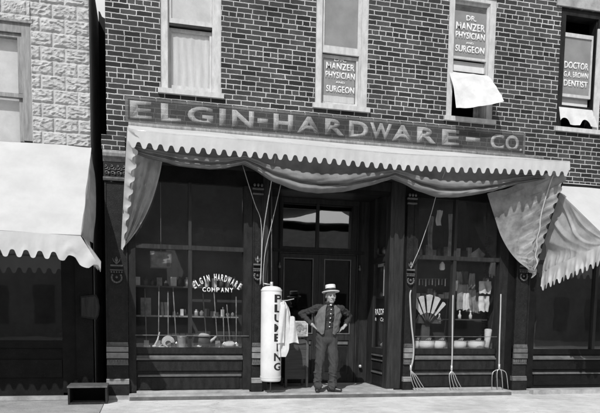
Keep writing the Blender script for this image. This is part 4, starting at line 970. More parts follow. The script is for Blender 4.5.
# ------------------------------------------------------------------ goods in the left show window
SY = 0.70
BK = thing('bucket', 'shiny tin bucket beside the mullion in the left show window', 'bucket', (0.53, 0.25, SY))
b = MB(); b.lathe((0.53, 0.25, SY), [(0.001, 0.0), (0.052, 0.0), (0.054, 0.01), (0.07, 0.155), (0.074, 0.162), (0.07, 0.165), (0.066, 0.155), (0.05, 0.015), (0.001, 0.012)], 24); b.build('pail', 'tin', BK, smooth=True)
b = MB(); b.torus((0.53, 0.25, SY+0.155), 0.072, 0.004, R(180), R(360), 14, 6, 'xy'); b.build('bail', 'steel', BK, smooth=True)
b = MB()
for k in range(4): b.torus((0.335, 0.28-0.03*k, SY+0.075-0.005*k), 0.085-0.012*k, 0.010, R(-20+10*k), R(200+20*k), 18, 6)
b.tube([(0.25, 0.25, SY+0.045), (0.20, 0.22, SY+0.012), (0.28, 0.2, SY+0.012)], 0.01, 6)
tag(b.build('hose_coil', 'paper', loc=(0.335, 0.25, SY), smooth=True), 'pale coiled hose left of the tin bucket in the left show window', 'hose')
b = MB(); b.box(-0.01, 0.08, 0.18, 0.25, SY, SY+0.035); tag(b.build('box', 'paper', loc=(0.035, 0.21, SY), bevel=0.004), 'small white carton at the lower left corner of the left show window', 'box')
b = MB(); b.tube([(0.14, 0.22, SY+0.015), (0.185, 0.25, SY+0.11), (0.215, 0.3, SY+0.22)], [0.02, 0.012, 0.009], 8); b.ell((0.14, 0.22, SY+0.02), (0.035, 0.03, 0.02), 10, 8)
tag(b.build('hand_tool', 'paper', loc=(0.15, 0.22, SY), smooth=True), 'pale slanting hand tool between white carton and hose coil', 'tool')
KT = thing('kettle', 'dark round kettle with pale lid right of the mullion in the left show window', 'kettle', (0.82, 0.28, SY))
b = MB(); b.lathe((0.82, 0.28, SY), [(0.001, 0), (0.09, 0.0), (0.125, 0.04), (0.13, 0.09), (0.11, 0.15), (0.07, 0.17)], 24); b.build('body', 'darkgoods', KT, smooth=True)
b = MB(); b.lathe((0.82, 0.28, SY), [(0.128, 0.165), (0.13, 0.175), (0.09, 0.20), (0.03, 0.215), (0.001, 0.216)], 24); b.build('lid', 'paper', KT, smooth=True)
b = MB(); b.tube([(0.93, 0.27, SY+0.08), (0.99, 0.25, SY+0.13), (1.03, 0.24, SY+0.175)], [0.03, 0.02, 0.014], 8); b.build('spout', 'paper', KT, smooth=True)
for (x, y, rx, rz, lab) in ((0.74, 0.2, 0.09, 0.018, 'flat pale cloth bundle under the dark kettle'), (1.22, 0.22, 0.10, 0.05, 'crumpled pale bundle right of the dark kettle'), (1.31, 0.30, 0.06, 0.03, 'small pale bundle at the right end of the left show window')):
    b = MB(); b.ell((x, y, SY+rz*0.95), (rx, 0.07, rz), 20, 12)
    for v in b.bm.verts: v.co += Vector((0.02*nz(v.co.x*18, v.co.y*18, v.co.z*18), 0, max(-0.0, 0.03*nz(v.co.x*22, 3, v.co.z*22))))
    tag(b.build('bundle', 'paper', loc=(x, y, SY), smooth=True), lab, 'bundle', 'bundles in the left show window')
for x, z in ((1.17, 0.28), (1.235, 0.24)):
    pass
# upright tools standing along the back of the left display
TOOLS = [(0.03, 1.55, 'first'), (0.20, 1.60, ''), (0.34, 1.52, ''), (0.46, 1.58, ''), (0.90, 1.50, ''), (1.06, 1.56, ''), (1.16, 1.30, ''), (1.25, 1.34, ''), (1.34, 1.46, '')]
TL = ['long-handled tool nearest the left frame of the left show window', 'long-handled tool behind the slanting hand tool', 'long-handled tool behind the hose coil', 'long-handled tool just left of the tin bucket', 'long-handled tool behind the dark kettle', 'long-handled tool just right of the kettle spout', 'short-topped tool left of the crumpled bundle', 'short-topped tool behind the crumpled bundle', 'long-handled tool nearest the right frame of the left show window']
for (x, zt_, _), lab in zip(TOOLS, TL):
    o = thing('long_tool', lab, 'tool', (x, 0.4, SY), 'long tools standing in the left show window')
    lean = random.uniform(-0.05, 0.05)
    b = MB(); b.tube([(x, 0.36, SY+0.02), (x+lean*0.5, 0.42, (SY+zt_)/2), (x+lean, 0.5, zt_)], 0.0075, 8); b.build('handle', 'goods', o, smooth=True)
    b = MB()
    b.box(x-0.035, x+0.035, 0.345, 0.352, SY+0.001, SY+0.10) if random.random() < 0.5 else [b.tube([(x, 0.36, SY+0.08), (x+0.018*k, 0.35, SY+0.05), (x+0.024*k, 0.35, SY+0.001)], 0.004, 5) for k in (-1.5, -0.5, 0.5, 1.5)]
    b.build('head', 'steel', o)
b = MB(); b.box(0.09, 0.39, 0.30, 0.304, 1.835, 2.075); 
ps = tag(b.build('poster', 'goods', loc=(0.24, 0.30, 1.835)), 'framed dark notice hung high in the left show window', 'poster')
b = MB(); b.box(0.09, 0.39, 0.294, 0.2995, 2.06, 2.075); b.box(0.09, 0.39, 0.294, 0.2995, 1.835, 1.85); b.box(0.09, 0.105, 0.294, 0.2995, 1.851, 2.059); b.box(0.375, 0.39, 0.294, 0.2995, 1.851, 2.059); b.box(0.32, 0.365, 0.294, 0.2995, 1.86, 1.96); b.build('frame', 'edge', ps)
b = MB(); b.tube([(0.24, 0.302, 2.075), (0.24, 0.302, 3.19)], 0.002, 4); b.build('cord', 'rope', ps)
for (x, z, n_, lab) in ((-0.03, 1.17, 3, 'low stack of small tins on the left end of the display shelf'), (0.30, 1.17, 4, 'row of small tins on the middle of the display shelf')):
    pass
b = MB(); b.box(-0.05, 0.10, 0.6, 0.7, 1.166, 1.42); tag(b.build('box', 'goods', loc=(0.02, 0.65, 1.166), bevel=0.004), 'grey carton at the left end of the shelf in the left show window', 'box')
b = MB(); b.box(0.22, 0.36, 0.6, 0.7, 1.166, 1.36); tag(b.build('box', 'darkgoods', loc=(0.29, 0.65, 1.166), bevel=0.004), 'dark carton on the middle of the shelf in the left show window', 'box')

def stock(x0, x1, y, z, n, lab, grp, seed, hmin=0.07, hmax=0.17):
    rnd = random.Random(seed); x = x0
    for k in range(n):
        wd = rnd.uniform(0.6, 1.0)*(x1-x0)/n*0.92; h = rnd.uniform(hmin, hmax)
        if rnd.random() < 0.5:
            b = MB(); b.box(x, x+wd, y, y+0.07, z, z+h); o = b.build('carton', rnd.choice(['goods', 'darkgoods', 'paper']), loc=(x+wd/2, y+0.035, z), bevel=0.003)
        else:
            b = MB(); r_ = min(wd/2, 0.045); b.lathe((x+wd/2, y+0.045, z), [(0.001, 0), (r_, 0), (r_, h*0.72), (r_*0.9, h*0.76), (r_*0.45, h*0.82), (r_*0.45, h), (0.001, h)], 14); o = b.build('jar', rnd.choice(['goods', 'darkgoods', 'tin']), loc=(x+wd/2, y+0.045, z), smooth=True)
        tag(o, lab, o.name.split('.')[0], grp); x += (x1-x0)/n
b = MB(); b.box(-0.15, 1.65, 0.62, 0.759, 1.58, 1.60); b.box(3.66, 5.73, 0.85, 0.969, 1.50, 1.52); b.box(3.66, 5.73, 0.85, 0.969, 2.20, 2.22); b.build('interior_shelf', 'darkgoods', BB)
stock(-0.12, 1.62, 0.66, 1.601, 17, 'small dim carton or jar on the back shelf of the left show window', 'stock on the back shelf of the left show window', 3)
stock(0.42, 0.64, 0.62, 1.166, 4, 'small dim carton or jar left of the mullion on the low shelf', 'stock on the low shelf left of the mullion', 4, 0.05, 0.11)
stock(0.74, 1.38, 0.64, 1.161, 8, 'small dim carton or jar on the low shelf under the arched lettering', 'stock on the low shelf right of the mullion', 5, 0.05, 0.12)
stock(3.70, 5.70, 0.87, 1.521, 19, 'small dim carton or jar on the lower back shelf of the right show window', 'stock on the lower back shelf of the right show window', 6)
stock(3.70, 5.70, 0.87, 2.221, 18, 'small dim carton or jar on the upper back shelf of the right show window', 'stock on the upper back shelf of the right show window', 7, 0.1, 0.25)
# ------------------------------------------------------------------ goods in the right show window
def basin(x, lab, s=1.0):
    o = thing('basin', lab, 'basin', (x, 0.24, SY), 'white basins in the right show window')
    b = MB(); b.lathe((x, 0.24, SY), [(0.001, 0.0), (0.085*s, 0.0), (0.108*s, 0.012), (0.128*s, 0.045), (0.135*s, 0.085), (0.134*s, 0.115), (0.14*s, 0.128), (0.132*s, 0.130), (0.125*s, 0.10), (0.07*s, 0.018), (0.001, 0.014)], 28); b.build('bowl', 'enamel', o, smooth=True)
    b = MB(); b.torus((x, 0.24, SY+0.131), 0.138*s, 0.005, 0, 2*math.pi, 28, 6, 'xy'); b.build('rim', 'orn', o, smooth=True)
    b = MB()
    for k in range(3):
        b.tube([(x-0.06+0.05*k, 0.2+0.03*k, SY+0.10), (x+0.02+0.03*k, 0.24, SY+0.155), (x+0.10-0.02*k, 0.27, SY+0.165)], [0.012, 0.009, 0.014], 6)
    b.build('contents', 'goods', o, smooth=True)
basin(4.155, 'small white basin at the left frame of the right show window', 0.62)
basin(4.36, 'white basin below the fan of blades', 0.98)
basin(4.585, 'white basin left of the mullion in the right show window', 0.82)
basin(4.925, 'white basin right of the mullion in the right show window', 0.95)
basin(5.235, 'largest white basin at the right end of the row', 1.05)
PR = MB(); PR.tube([(5.40, 0.2, SY+0.02), (5.44, 0.24, SY+0.16), (5.47, 0.28, SY+0.31)], [0.045, 0.05, 0.06], 14)
tag(PR.build('paper_roll', 'paper', loc=(5.40, 0.2, SY), smooth=True), 'leaning roll of pale paper at the right end of the basins', 'roll')
# fan of pale blades on a dark board
FB = thing('display_board', 'dark half-round board that carries the fan of pale blades', 'board', (4.40, 0.34, 1.07))
b = MB(); b.prism([(4.40+0.20*math.cos(R(a)), 1.10+0.20*math.sin(R(a))) for a in range(0, 181, 15)], 0.335, 0.35); b.build('board', 'darkgoods', FB)
b = MB(); b.torus((4.40, 0.33, 1.10), 0.19, 0.008, R(20), R(160), 16, 6); b.build('rim', 'orn', FB)
b = MB(); b.box(4.33, 4.47, 0.36, 0.40, 0.70, 1.12); b.build('stand', 'darkgoods', FB)
BLAB = ['pale flat blade leaning far left, first of the fan', 'pale flat blade second from the left in the fan', 'pale upright blade in the middle of the fan', 'pale flat blade second from the right in the fan', 'narrow pale blade leaning far right, last of the fan']
for k, (a, wd, ln) in enumerate(((122, 0.055, 0.27), (106, 0.05, 0.27), (88, 0.058, 0.28), (70, 0.055, 0.27), (52, 0.035, 0.25))):
    ar = R(a); d = Vector((math.cos(ar), 0, math.sin(ar))); n = Vector((-math.sin(ar), 0, math.cos(ar))); c = Vector((4.40, 0.30, 1.08))
    o = thing('blade_tool', BLAB[k], 'tool', tuple(c+d*0.2), 'pale blades fanned in the right show window')
    p0, p1 = c+d*0.19, c+d*(0.19+ln)
    b = MB(); q = [p0-n*wd*0.35, p0+n*wd*0.35, p1+n*wd, p1+d*0.012, p1-n*wd]; b.prism([(v.x, v.z) for v in q][::-1], 0.296-0.004*k, 0.300-0.004*k+0.0005); b.build('blade', 'paper', o)
    b = MB(); b.tube([tuple(c+d*0.20), tuple(c+d*0.10), tuple(c+d*0.05)], [0.010, 0.014, 0.012], 8); b.build('handle', 'darkgoods', o, smooth=True)
# row of small tools hung on a rail
RL = thing('hanging_rail', 'thin dark rail with small tools hung above the fan of blades', 'rail', (4.46, 0.36, 1.80))
b = MB(); b.tube([(4.16, 0.36, 1.80), (4.74, 0.36, 1.82)], 0.006, 6); b.tube([(4.16, 0.36, 1.80), (4.16, 0.965, 1.80)], 0.006, 6); b.tube([(4.74, 0.36, 1.82), (4.74, 0.965, 1.82)], 0.006, 6); b.build('rail_bar', 'orn', RL, smooth=True)
for k in range(10):
    x = 4.20+0.056*k; z = 1.795+0.002*k
    b = MB(); b.tube([(x, 0.345, z+0.005), (x, 0.343, z-0.07-0.02*(k % 3 == 0))], [0.006, 0.0085], 6); b.ell((x, 0.343, z-0.08-0.02*(k % 3 == 0)), (0.010, 0.008, 0.014), 8, 6)
    tag(b.build('small_tool', 'paper' if k % 2 else 'goods', loc=(x, 0.345, z), smooth=True), 'one of ten small tools hung in a row above the fan of blades', 'tool', 'small tools on the rail')
HLP = thing('hanging_lamp', 'small pale lamp glass hanging under the transom bar in the right show window', 'lamp', (4.69, 0.3, 2.05))
b = MB(); b.lathe((4.62, 0.3, 1.95), [(0.03, 0.0), (0.045, 0.02), (0.04, 0.09), (0.025, 0.11), (0.012, 0.13)], 16); b.build('shade', 'enamel', HLP, smooth=True)
b = MB(); b.tube([(4.62, 0.3, 2.08), (4.62, 0.3, 3.19)], 0.003, 6); b.build('cord', 'iron', HLP)
for (x, z, lab) in ((4.575, 1.165, 'pale bottle right of the fan of blades'), (4.66, 1.125, 'pale bottle beside the mullion, right of the fan'), (5.02, 1.18, 'left pale bottle on the shelf under the hanging papers'), (5.215, 1.18, 'right pale bottle on the shelf under the hanging papers')):
    o = thing('bottle', lab, 'bottle', (x, 0.42, z), 'bottles on the shelf of the right show window')
    b = MB(); b.lathe((x, 0.42, z), [(0.001, 0), (0.026, 0), (0.027, 0.06), (0.012, 0.085), (0.011, 0.11)], 12); b.build('body', 'paper', o, smooth=True)
    b = MB(); b.lathe((x, 0.42, z), [(0.014, 0.111), (0.014, 0.135), (0.001, 0.137)], 10); b.build('stopper', 'enamel', o, smooth=True)
b = MB(); b.box(4.54, 4.70, 0.38, 0.96, 1.145, 1.164); b.box(4.9, 5.5, 0.38, 0.96, 1.16, 1.179); b.box(4.62, 4.68, 0.39, 0.45, 1.10, 1.124) ; b.build('interior_shelf', 'darkgoods', BB)
# sheets and cloths hung behind the right pane
SHT = [(4.95, 5.14, 1.32, 1.74, 0.40, 'goods', 'grey cloth hung next to the mullion'), (5.14, 5.30, 1.30, 1.66, 0.44, 'goods', 'grey narrow cloth in the middle of the right pane'), (5.32, 5.53, 1.60, 1.80, 0.36, 'paper', 'bright paper sheet hung high at the right of the pane'), (5.34, 5.52, 1.31, 1.56, 0.39, 'paper', 'pale paper sheet hung low at the right of the pane'), (4.90, 4.935, 1.62, 1.80, 0.37, 'enamel', 'narrow white tag right beside the mullion')]
for (x0, x1, z0, z1, y, m, lab) in SHT:
    b = MB(); b.grid(14, 16, lambda u, v: (lerp(x0, x1, u)+0.01*nz(v*3, x0*9, 1), y+0.02*math.sin(u*9+v*2)*(1-v*0.5)+0.015*nz(u*3, v*3, x0*5), lerp(z0+0.03*nz(u*4, x0*7, 2), z1, v)))
    o = tag(b.build('hung_sheet', m, loc=((x0+x1)/2, y, z1), smooth=True), lab + ' in the right show window', 'sheet', 'sheets hung behind the right pane')
    b = MB(); b.tube([((x0+x1)/2, y+0.004, z1-0.01), ((x0+x1)/2, y+0.1, 2.4), ((x0+x1)/2, y+0.3, 3.19)], 0.002, 4); b.build('cord', 'iron', o)
SHT2 = [(4.96, 5.06, 1.62, 1.95, 0.47, 'goods', 'grey strip high next to the mullion'), (5.06, 5.20, 1.70, 1.96, 0.50, 'darkgoods', 'dark cloth hung high behind the grey strip'), (5.20, 5.31, 1.66, 1.93, 0.48, 'goods', 'grey cloth hung high in the middle of the pane'), (5.30, 5.42, 1.28, 1.62, 0.50, 'goods', 'grey cloth behind the low pale sheet'), (5.44, 5.56, 1.50, 1.86, 0.46, 'goods', 'grey strip nearest the right frame'), (5.05, 5.16, 1.34, 1.60, 0.37, 'paper', 'small pale sheet low in front of the grey cloth')]
for (x0, x1, z0, z1, y, m, lab) in SHT2:
    b = MB(); b.grid(12, 16, lambda u, v: (lerp(x0, x1, u)+0.02*nz(v*3, x0*9, 1), y+0.025*math.sin(u*11+v*3)*(1-v*0.5), lerp(z0+0.05*nz(u*4, x0*7, 2), z1, v)))
    o = tag(b.build('hung_sheet', m, loc=((x0+x1)/2, y, z1), smooth=True), lab + ' in the right show window', 'sheet', 'sheets hung behind the right pane')
    b = MB(); b.tube([((x0+x1)/2, y+0.004, z1-0.01), ((x0+x1)/2, y+0.1, 2.4), ((x0+x1)/2, y+0.3, 3.19)], 0.002, 4); b.build('cord', 'iron', o)
UP = [(4.14, 4.22, 2.50, 2.88, 'paper', 'pale curved strip at the upper left'), (4.42, 4.50, 2.15, 2.80, 'goods', 'long grey strip left of the white card'), (4.545, 4.64, 2.66, 2.90, 'enamel', 'small white card hung highest'), (4.76, 4.88, 2.16, 2.85, 'goods', 'long grey strip right of the mullion'), (5.16, 5.42, 2.145, 2.34, 'goods', 'grey peaked sheet standing on the transom bar')]
for (x0, x1, z0, z1, m, lab) in UP:
    b = MB(); b.grid(10, 14, lambda u, v: (lerp(x0, x1, u)+0.012*math.sin(v*5+x0*9), 0.40+0.02*math.sin(u*7+v*2), lerp(z0, z1 - (0.1*abs(u-0.5)*2 if 'peaked' in lab else 0), v)))
    o = tag(b.build('hung_sheet', m, loc=((x0+x1)/2, 0.4, z1), smooth=True), lab + ' in the right show window', 'sheet', 'sheets hung in the upper right panes')
    b = MB(); b.tube([((x0+x1)/2, 0.404, z1-0.06), ((x0+x1)/2, 0.5, 3.19)], 0.002, 4); b.build('cord', 'iron', o)
# card and cloth in the glazed side of the recess
CD = thing('sign_card', 'pale lettered card behind the glazed side of the entrance recess', 'card', (3.66, 0.35, 1.5))
b = MB(); b.box(3.655, 3.66, 0.20, 0.36, 1.52, 2.02); b.box(3.655, 3.66, 0.20, 0.62, 1.985, 2.03); b.build('card', 'enamel', CD)
b = MB(); fit_letters(b, [('RAZOR', -0.60, -0.19, 1.22, 1.32), ('&', -0.60, -0.53, 1.13, 1.18), ('Co', -0.36, -0.2, 1.12, 1.18)], 0.0, 0.025, 0.001)
for v in b.bm.verts: v.co = (3.6195+v.co.y, -v.co.x, v.co.z)
b.build('window_lettering', 'white', sd)
b = MB(); b.tube([(3.655, 0.34, 1.51), (3.655, 0.34, 0.70)], 0.004, 6); b.build('stand', 'iron', CD)
b = MB(); b.ell((3.72, 0.36, 0.745), (0.05, 0.20, 0.045), 18, 10)
for v in b.bm.verts: v.co.z = max(0.701, v.co.z + 0.10*max(0, (0.30-v.co.y))*2*(v.co.z > 0.74) + 0.02*nz(v.co.y*16, v.co.z*16, 2))
tag(b.build('cloth_heap', 'cloth', loc=(3.72, 0.36, 0.70), smooth=True), 'small white cloth heap behind the glazed side of the entrance recess', 'cloth')

# ------------------------------------------------------------------ things in front of the block building
BX = thing('bench_box', 'low open wooden box on the sidewalk at the gap between the buildings', 'box', (-0.73, -0.4, 0.0))
b = MB(); b.box(-0.97, -0.475, -0.57, -0.12, 0.215, 0.235); b.build('top_board', 'edge', BX, bevel=0.004)
for x in (-0.962, -0.50):
    b = MB(); b.box(x, x+0.022, -0.56, -0.13, 0.0, 0.214); b.build('end_board', 'mid', BX, bevel=0.003)
b = MB(); b.box(-0.939, -0.501, -0.15, -0.13, 0.0, 0.213); b.build('back_board', 'dark2', BX)
b = MB(); b.box(-0.939, -0.501, -0.555, -0.53, 0.0, 0.022); b.build('front_rail', 'mid', BX)
PL = thing('hanging_plaque', 'dark rounded plaque on the shaded corner of the block building', 'plaque', (-0.72, -0.06, 1.26))
b = MB(); b.prism([(-0.83, 1.12), (-0.63, 1.09), (-0.60, 1.15), (-0.585, 1.26), (-0.60, 1.37), (-0.63, 1.43), (-0.83, 1.40)], -0.075, -0.05); b.build('board', 'dark', PL, bevel=0.004)
b = MB(); b.prism([(-0.82, 1.14), (-0.64, 1.115), (-0.615, 1.16), (-0.602, 1.26), (-0.615, 1.36), (-0.64, 1.405), (-0.82, 1.38)], -0.079, -0.0755); b.build('face', 'mid', PL)
b = MB(); b.box(-0.80, -0.76, -0.05, -0.03, 1.2, 1.3); b.build('bracket', 'iron', PL)
b = MB(); b.prism([(-1.32, 0.682), (-1.10, 0.682), (-1.10, 0.95)], 0.25, 0.33)
tag(b.build('wedge_stand', 'mid', loc=(-1.2, 0.29, 0.68)), 'dark triangular stand in the shaded window of the block building', 'stand')

# ------------------------------------------------------------------ the man
PS = None
b = MB()
HC = Vector((2.638, -0.20, 1.475))
def hp(dx, dy, dz): return tuple(HC + Vector((dx*0.97, dy, dz)))
# head
b.ell(hp(0, 0.020, 0.030), (0.070, 0.088, 0.085)); b.ell(hp(0, -0.020, -0.03), (0.058, 0.062, 0.070)); b.ell(hp(0, -0.045, -0.078), (0.036, 0.034, 0.026))
b.ell(hp(0, -0.058, 0.026), (0.050, 0.022, 0.014))                                       # brow
b.cap(hp(0, -0.078, 0.018), hp(0, -0.102, -0.022), 0.008, 0.0135); b.ell(hp(0.012, -0.090, -0.026), (0.009, 0.010, 0.007)); b.ell(hp(-0.012, -0.090, -0.026), (0.009, 0.010, 0.007))
for s in (-1, 1):
    b.ell(hp(s*0.033, -0.050, -0.024), (0.026, 0.024, 0.026)); b.ell(hp(s*0.072, 0.012, 0.0), (0.009, 0.020, 0.032)); b.ell(hp(s*0.045, -0.02, -0.055), (0.014, 0.03, 0.02))
b.ell(hp(0, -0.074, -0.050), (0.026, 0.014, 0.009)); b.ell(hp(0, -0.071, -0.062), (0.022, 0.013, 0.008))
b.cap(hp(0, 0.015, -0.06), (2.628, -0.150, 1.33), 0.050, 0.056)                          # neck
# torso, arms, legs under the clothes
b.ell((2.625, -0.135, 1.21), (0.150, 0.088, 0.15)); b.ell((2.605, -0.14, 1.04), (0.130, 0.085, 0.16)); b.ell((2.60, -0.14, 0.90), (0.14, 0.09, 0.11))
SHL, SHR = (2.455, -0.135, 1.302), (2.815, -0.135, 1.298); ELB, ERB = (2.245, 0.01, 1.215), (2.995, 0.015, 1.195); WL, WR = (2.375, -0.17, 1.06), (2.882, -0.17, 1.062)
b.cap(SHL, SHR, 0.045, 0.045)
for s_, e_, w_ in ((SHL, ELB, WL), (SHR, ERB, WR)): b.cap(s_, e_, 0.044, 0.034); b.cap(e_, w_, 0.034, 0.024)
HPL, HPR = (2.53, -0.14, 0.86), (2.68, -0.14, 0.86); KL, KR = (2.487, -0.205, 0.53), (2.70, -0.19, 0.525); AL, AR = (2.468, -0.165, 0.165), (2.692, -0.165, 0.165)
for h, k, a in ((HPL, KL, AL), (HPR, KR, AR)): b.cap(h, k, 0.068, 0.05); b.cap(k, a, 0.048, 0.034)
# hands on the hips: palm, four fingers bent back over the hip, thumb forward
def hand(wr, tgt, sg):
    wv, tv = Vector(wr), Vector(tgt); d = (tv-wv).normalized(); side = Vector((0, 1, 0.25)); side = (side-d*side.dot(d)).normalized(); nrm = d.cross(side)*sg
    pm = wv + d*0.045
    b.cap(tuple(wv), tuple(wv+d*0.02), 0.023, 0.024)
    for q in (-1, 0, 1): b.cap(tuple(wv+d*0.02+side*0.008*q), tuple(wv+d*0.075+side*0.021*q), 0.015, 0.0125)
    for q, ln in ((-1.5, 0.062), (-0.5, 0.070), (0.5, 0.066), (1.5, 0.052)):
        k0 = wv+d*0.078+side*0.0155*q; k1 = k0+d*ln*0.5+nrm*(-0.004)*1+Vector((sg*0.004, 0.006, -0.004)); k2 = k1+d*ln*0.42+Vector((sg*0.003, 0.012, -0.010))
        b.cap(tuple(k0), tuple(k1), 0.0095, 0.0085, 8); b.cap(tuple(k1), tuple(k2), 0.0085, 0.007, 8)
    t0 = wv+d*0.022-side*0.018; t1 = t0+d*0.03-side*0.028; t2 = t1+d*0.026-side*0.008
    b.cap(tuple(t0), tuple(t1), 0.012, 0.010, 8); b.cap(tuple(t1), tuple(t2), 0.010, 0.008, 8)
hand(WL, (2.455, -0.155, 0.985), 1); hand(WR, (2.80, -0.155, 0.985), -1)
PM = blob(b, 0.0048, 2).build('person', 'skin', loc=(2.6, -0.17, 0.074), smooth=True)
tag(PM, 'man in straw boater, open grey vest and dark trousers, hands on hips before the doors', 'person')
# shirt
b = MB()
b.ell((2.625, -0.135, 1.205), (0.172, 0.108, 0.155)); b.ell((2.605, -0.138, 1.03), (0.150, 0.103, 0.155)); b.cap((2.47, -0.135, 1.30), (2.80, -0.135, 1.296), 0.060, 0.060); b.cap((2.625, -0.14, 1.32), (2.63, -0.15, 1.37), 0.075, 0.062)
for s_, e_, w_ in ((SHL, ELB, WL), (SHR, ERB, WR)):
    m_ = vl(s_, e_, 0.55); b.cap(s_, m_, 0.056, 0.050); b.cap(m_, e_, 0.050, 0.043); m2 = vl(e_, w_, 0.5); b.cap(e_, m2, 0.043, 0.042); b.cap(m2, vl(e_, w_, 0.90), 0.042, 0.034)
    for q in range(3):
        c_ = vl(s_, e_, 0.3+0.25*q); b.ell((c_[0], c_[1]-0.02, c_[2]-0.03), (0.045, 0.04, 0.022))
sb = blob(b, 0.0075, 3)
sb.bm.normal_update()
for v in sb.bm.verts:
    c_ = v.co; n_ = v.normal.copy()
    dd = 0.011*(ridge(c_.x*13+c_.z*6, c_.z*15-c_.x*5, c_.y*8)-0.4) + 0.005*(ridge(c_.x*30, c_.z*34, c_.y*20)-0.4)
    v.co = c_ + n_*dd
sh = sb.build('shirt', 'shirt', PM, smooth=True)
b = MB()
for k in range(5): b.lathe((2.633-0.006*k, -0.246-0.002*k, 1.285-0.062*k), [(0.001, -0.006), (0.008, -0.004), (0.008, 0.0)], 8, axis='y')
b.build('buttons', 'enamel', sh)
b = MB(); b.lathe((2.632, -0.158, 0), [(0.062, 1.352), (0.066, 1.375), (0.064, 1.392), (0.060, 1.390), (0.058, 1.36)], 24, 1.0, 1.0); b.build('collar', 'shirt', sh, smooth=True)
b = MB(); b.ell((2.634, -0.232, 1.352), (0.018, 0.010, 0.014), 10, 8); b.build('collar_stud', 'enamel', sh, smooth=True)
# trousers
b = MB()
b.ell((2.602, -0.14, 0.93), (0.158, 0.112, 0.13)); b.ell((2.602, -0.138, 0.85), (0.162, 0.112, 0.11)); b.cap((2.55, -0.14, 1.03), (2.66, -0.14, 1.03), 0.095, 0.095)
for h, k, a, sg in ((HPL, KL, AL, -1), (HPR, KR, AR, 1)):
    m1 = vl(h, k, 0.5); b.cap(h, m1, 0.092, 0.080); b.cap(m1, k, 0.080, 0.069); m2 = vl(k, a, 0.5); b.cap(k, m2, 0.069, 0.061); b.cap(m2, (a[0], a[1]+0.0, a[2]+0.01), 0.061, 0.060)
    b.cap((a[0], a[1]-0.01, a[2]+0.03), (a[0], a[1]-0.03, a[2]-0.005), 0.062, 0.056)
    for q in range(4): b.ell((a[0]+0.012*(-1)**q, a[1]-0.03, a[2]+0.02+0.065*q), (0.06, 0.05, 0.02), 14, 8, Matrix.Rotation(0.35*(-1)**q, 3, 'Y'))
tb = blob(b, 0.008, 3)
tb.bm.normal_update()
for v in tb.bm.verts:
    c_ = v.co; n_ = v.normal.copy(); low = max(0, min(1, (0.62-c_.z)/0.4))
    dd = 0.014*(ridge(c_.x*9+c_.z*4, c_.z*8+c_.x*7, c_.y*7)-0.4) + low*0.010*(ridge(c_.x*10, c_.z*24+c_.x*12, c_.y*8)-0.4) + 0.007*math.exp(-((abs(c_.x-2.60)-0.10)/0.015)**2)*(c_.y < -0.15)
    v.co = c_ + n_*dd
tr_ = tb.build('trousers', 'trousers', PM, smooth=True)
# vest, unbuttoned, with pointed hems
b = MB()
def vest(u, v):
    th = lerp(R(-90)+0.30, R(270)-0.40, u)              # starts at the front opening, goes round the back
    fr = min(abs(u), abs(1-u))
    front = math.exp(-(fr/0.10)**2)
    hem = 0.945 + 0.03*(1-front) - 0.03*math.exp(-((fr-0.035)/0.03)**2)
    sd_ = abs(math.cos(th)); armh = sd_**6
    topz = lerp(1.355, 1.15, armh)
    z = lerp(hem, topz, v)
    t = max(0, min(1, (z-0.93)/0.43))
    rx = [0.187, 0.178, 0.183, 0.196, 0.190, 0.125]; ry = [0.128, 0.124, 0.128, 0.130, 0.118, 0.080]; q = t*5; k = min(int(q), 4)
    ax, ay = lerp(rx[k], rx[k+1], q-k), lerp(ry[k], ry[k+1], q-k)
    cx = lerp(2.600, 2.632, t)
    open_ = front*0.012*(1-t)
    n_ = 0.012*(ridge(th*1.6+z*3, z*8-th, 3)-0.4) + 0.004*nz(th*6, z*20, 3)
    return (cx+(ax+n_)*math.cos(th), -0.137+(ay+n_+open_)*math.sin(th), z)
b.grid(110, 40, vest)
vo = b.build('vest', 'vest', PM, smooth=True)
sm = vo.modifiers.new('thick', 'SOLIDIFY'); sm.thickness = 0.006; sm.offset = 1
# shoes
def shoe(a, toe):
    b = MB(); a, t = Vector(a), Vector(toe); d = (t-a); d.z = 0; L = d.length; d.normalize(); heel = a - d*0.045
    z0 = 0.078
    b.ell((heel.x, heel.y, z0+0.034), (0.036, 0.036, 0.036)); m = a + d*L*0.45
    b.cap((heel.x, heel.y, z0+0.036), (m.x, m.y, z0+0.034), 0.035, 0.036); b.cap((m.x, m.y, z0+0.034), (t.x, t.y, z0+0.026), 0.036, 0.028); b.cap((a.x, a.y, z0+0.10), (a.x+d.x*0.03, a.y+d.y*0.03, z0+0.05), 0.040, 0.038)
    o = blob(b, 0.006, 2)
    for v in o.bm.verts: v.co.z = max(v.co.z, 0.076)
    so = o.build('shoe', 'shoe', PM, smooth=True)
    return so
shoe((2.468, -0.165, 0), (2.438, -0.265, 0)); shoe((2.692, -0.165, 0), (2.80, -0.238, 0))
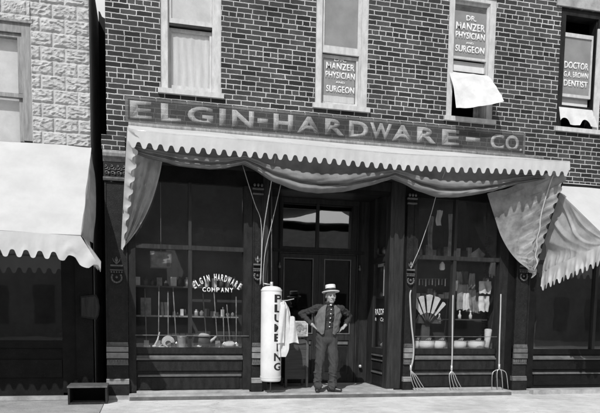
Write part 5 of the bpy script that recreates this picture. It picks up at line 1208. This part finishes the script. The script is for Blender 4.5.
# face details, hair, hat
for s in (-1, 1):
    b = MB(); b.ell(hp(s*0.029, -0.0735, 0.004), (0.0115, 0.008, 0.006), 12, 8); b.build('eye', 'hair', PM, smooth=True)
    b = MB(); b.cap(hp(s*0.014, -0.086, 0.022), hp(s*0.045, -0.076, 0.025), 0.005, 0.0035, 8); b.build('eyebrow', 'hair', PM, smooth=True)
b = MB(); b.cap(hp(-0.020, -0.0815, -0.056), hp(0.020, -0.0815, -0.056), 0.0035, 0.0035, 8); b.build('mouth', 'lip', PM, smooth=True)
b = MB(); b.ell(hp(0, 0.030, 0.028), (0.075, 0.083, 0.075)); b.ell(hp(0, 0.05, -0.02), (0.066, 0.055, 0.05))
hb = blob(b, 0.006, 2); hb.build('hair', 'hair', PM, smooth=True)
b = MB(); tl = Matrix.Rotation(R(-6), 4, 'X') @ Matrix.Rotation(R(-3), 4, 'Y')
b.lathe((0, 0, 0), [(0.066, 0.0), (0.128, -0.006), (0.134, 0.0), (0.134, 0.008), (0.128, 0.010), (0.080, 0.014), (0.079, 0.05), (0.077, 0.098), (0.070, 0.106), (0.02, 0.108), (0.0, 0.108)], 40, 0.94, 1.08)
hat_c = HC + Vector((0, 0.015, 0.062))
for v in b.bm.verts: v.co = hat_c + (tl @ v.co)
ht = b.build('hat', 'straw', PM, smooth=False)
b = MB(); b.lathe((0, 0, 0), [(0.0805, 0.014), (0.0825, 0.016), (0.0815, 0.05), (0.0795, 0.052)], 40, 0.94, 1.08)
for v in b.bm.verts: v.co = hat_c + (tl @ v.co)
b.build('hat_band', 'hatband', ht, smooth=True)

# ------------------------------------------------------------------ the other side of the street (seen only as reflections in the glass)
def far_house(x0, x1, h, lab):
    o = thing('brick_building', lab, 'building', ((x0+x1)/2, -30, -0.15))
    b = MB(); b.box(x0, x1, -38, -30, -0.15, h); b.build('wall', 'far', o)
    b = MB(); b.box(x0-0.15, x1+0.15, -30.25, -30, h-0.5, h+0.1); b.build('cornice', 'dark', o)
    n = max(1, int((x1-x0)/2.4))
    for k in range(n):
        cx = lerp(x0, x1, (k+0.5)/n)
        b = MB(); b.box(cx-0.55, cx+0.55, -29.99, -29.94, 0.6, min(2.8, h-0.8)); b.build('window', 'dark2', o)
far_house(-22, 5.9, 9.5, 'plain brick building across the street, behind the camera at left')
far_house(16.6, 45, 9.5, 'plain brick building across the street, behind the camera at right')
far_house(6.0, 16.5, 5.5, 'low plain building across the street between two taller ones')

for o in list(SC.objects):
    if '_o' in o: del o['_o']
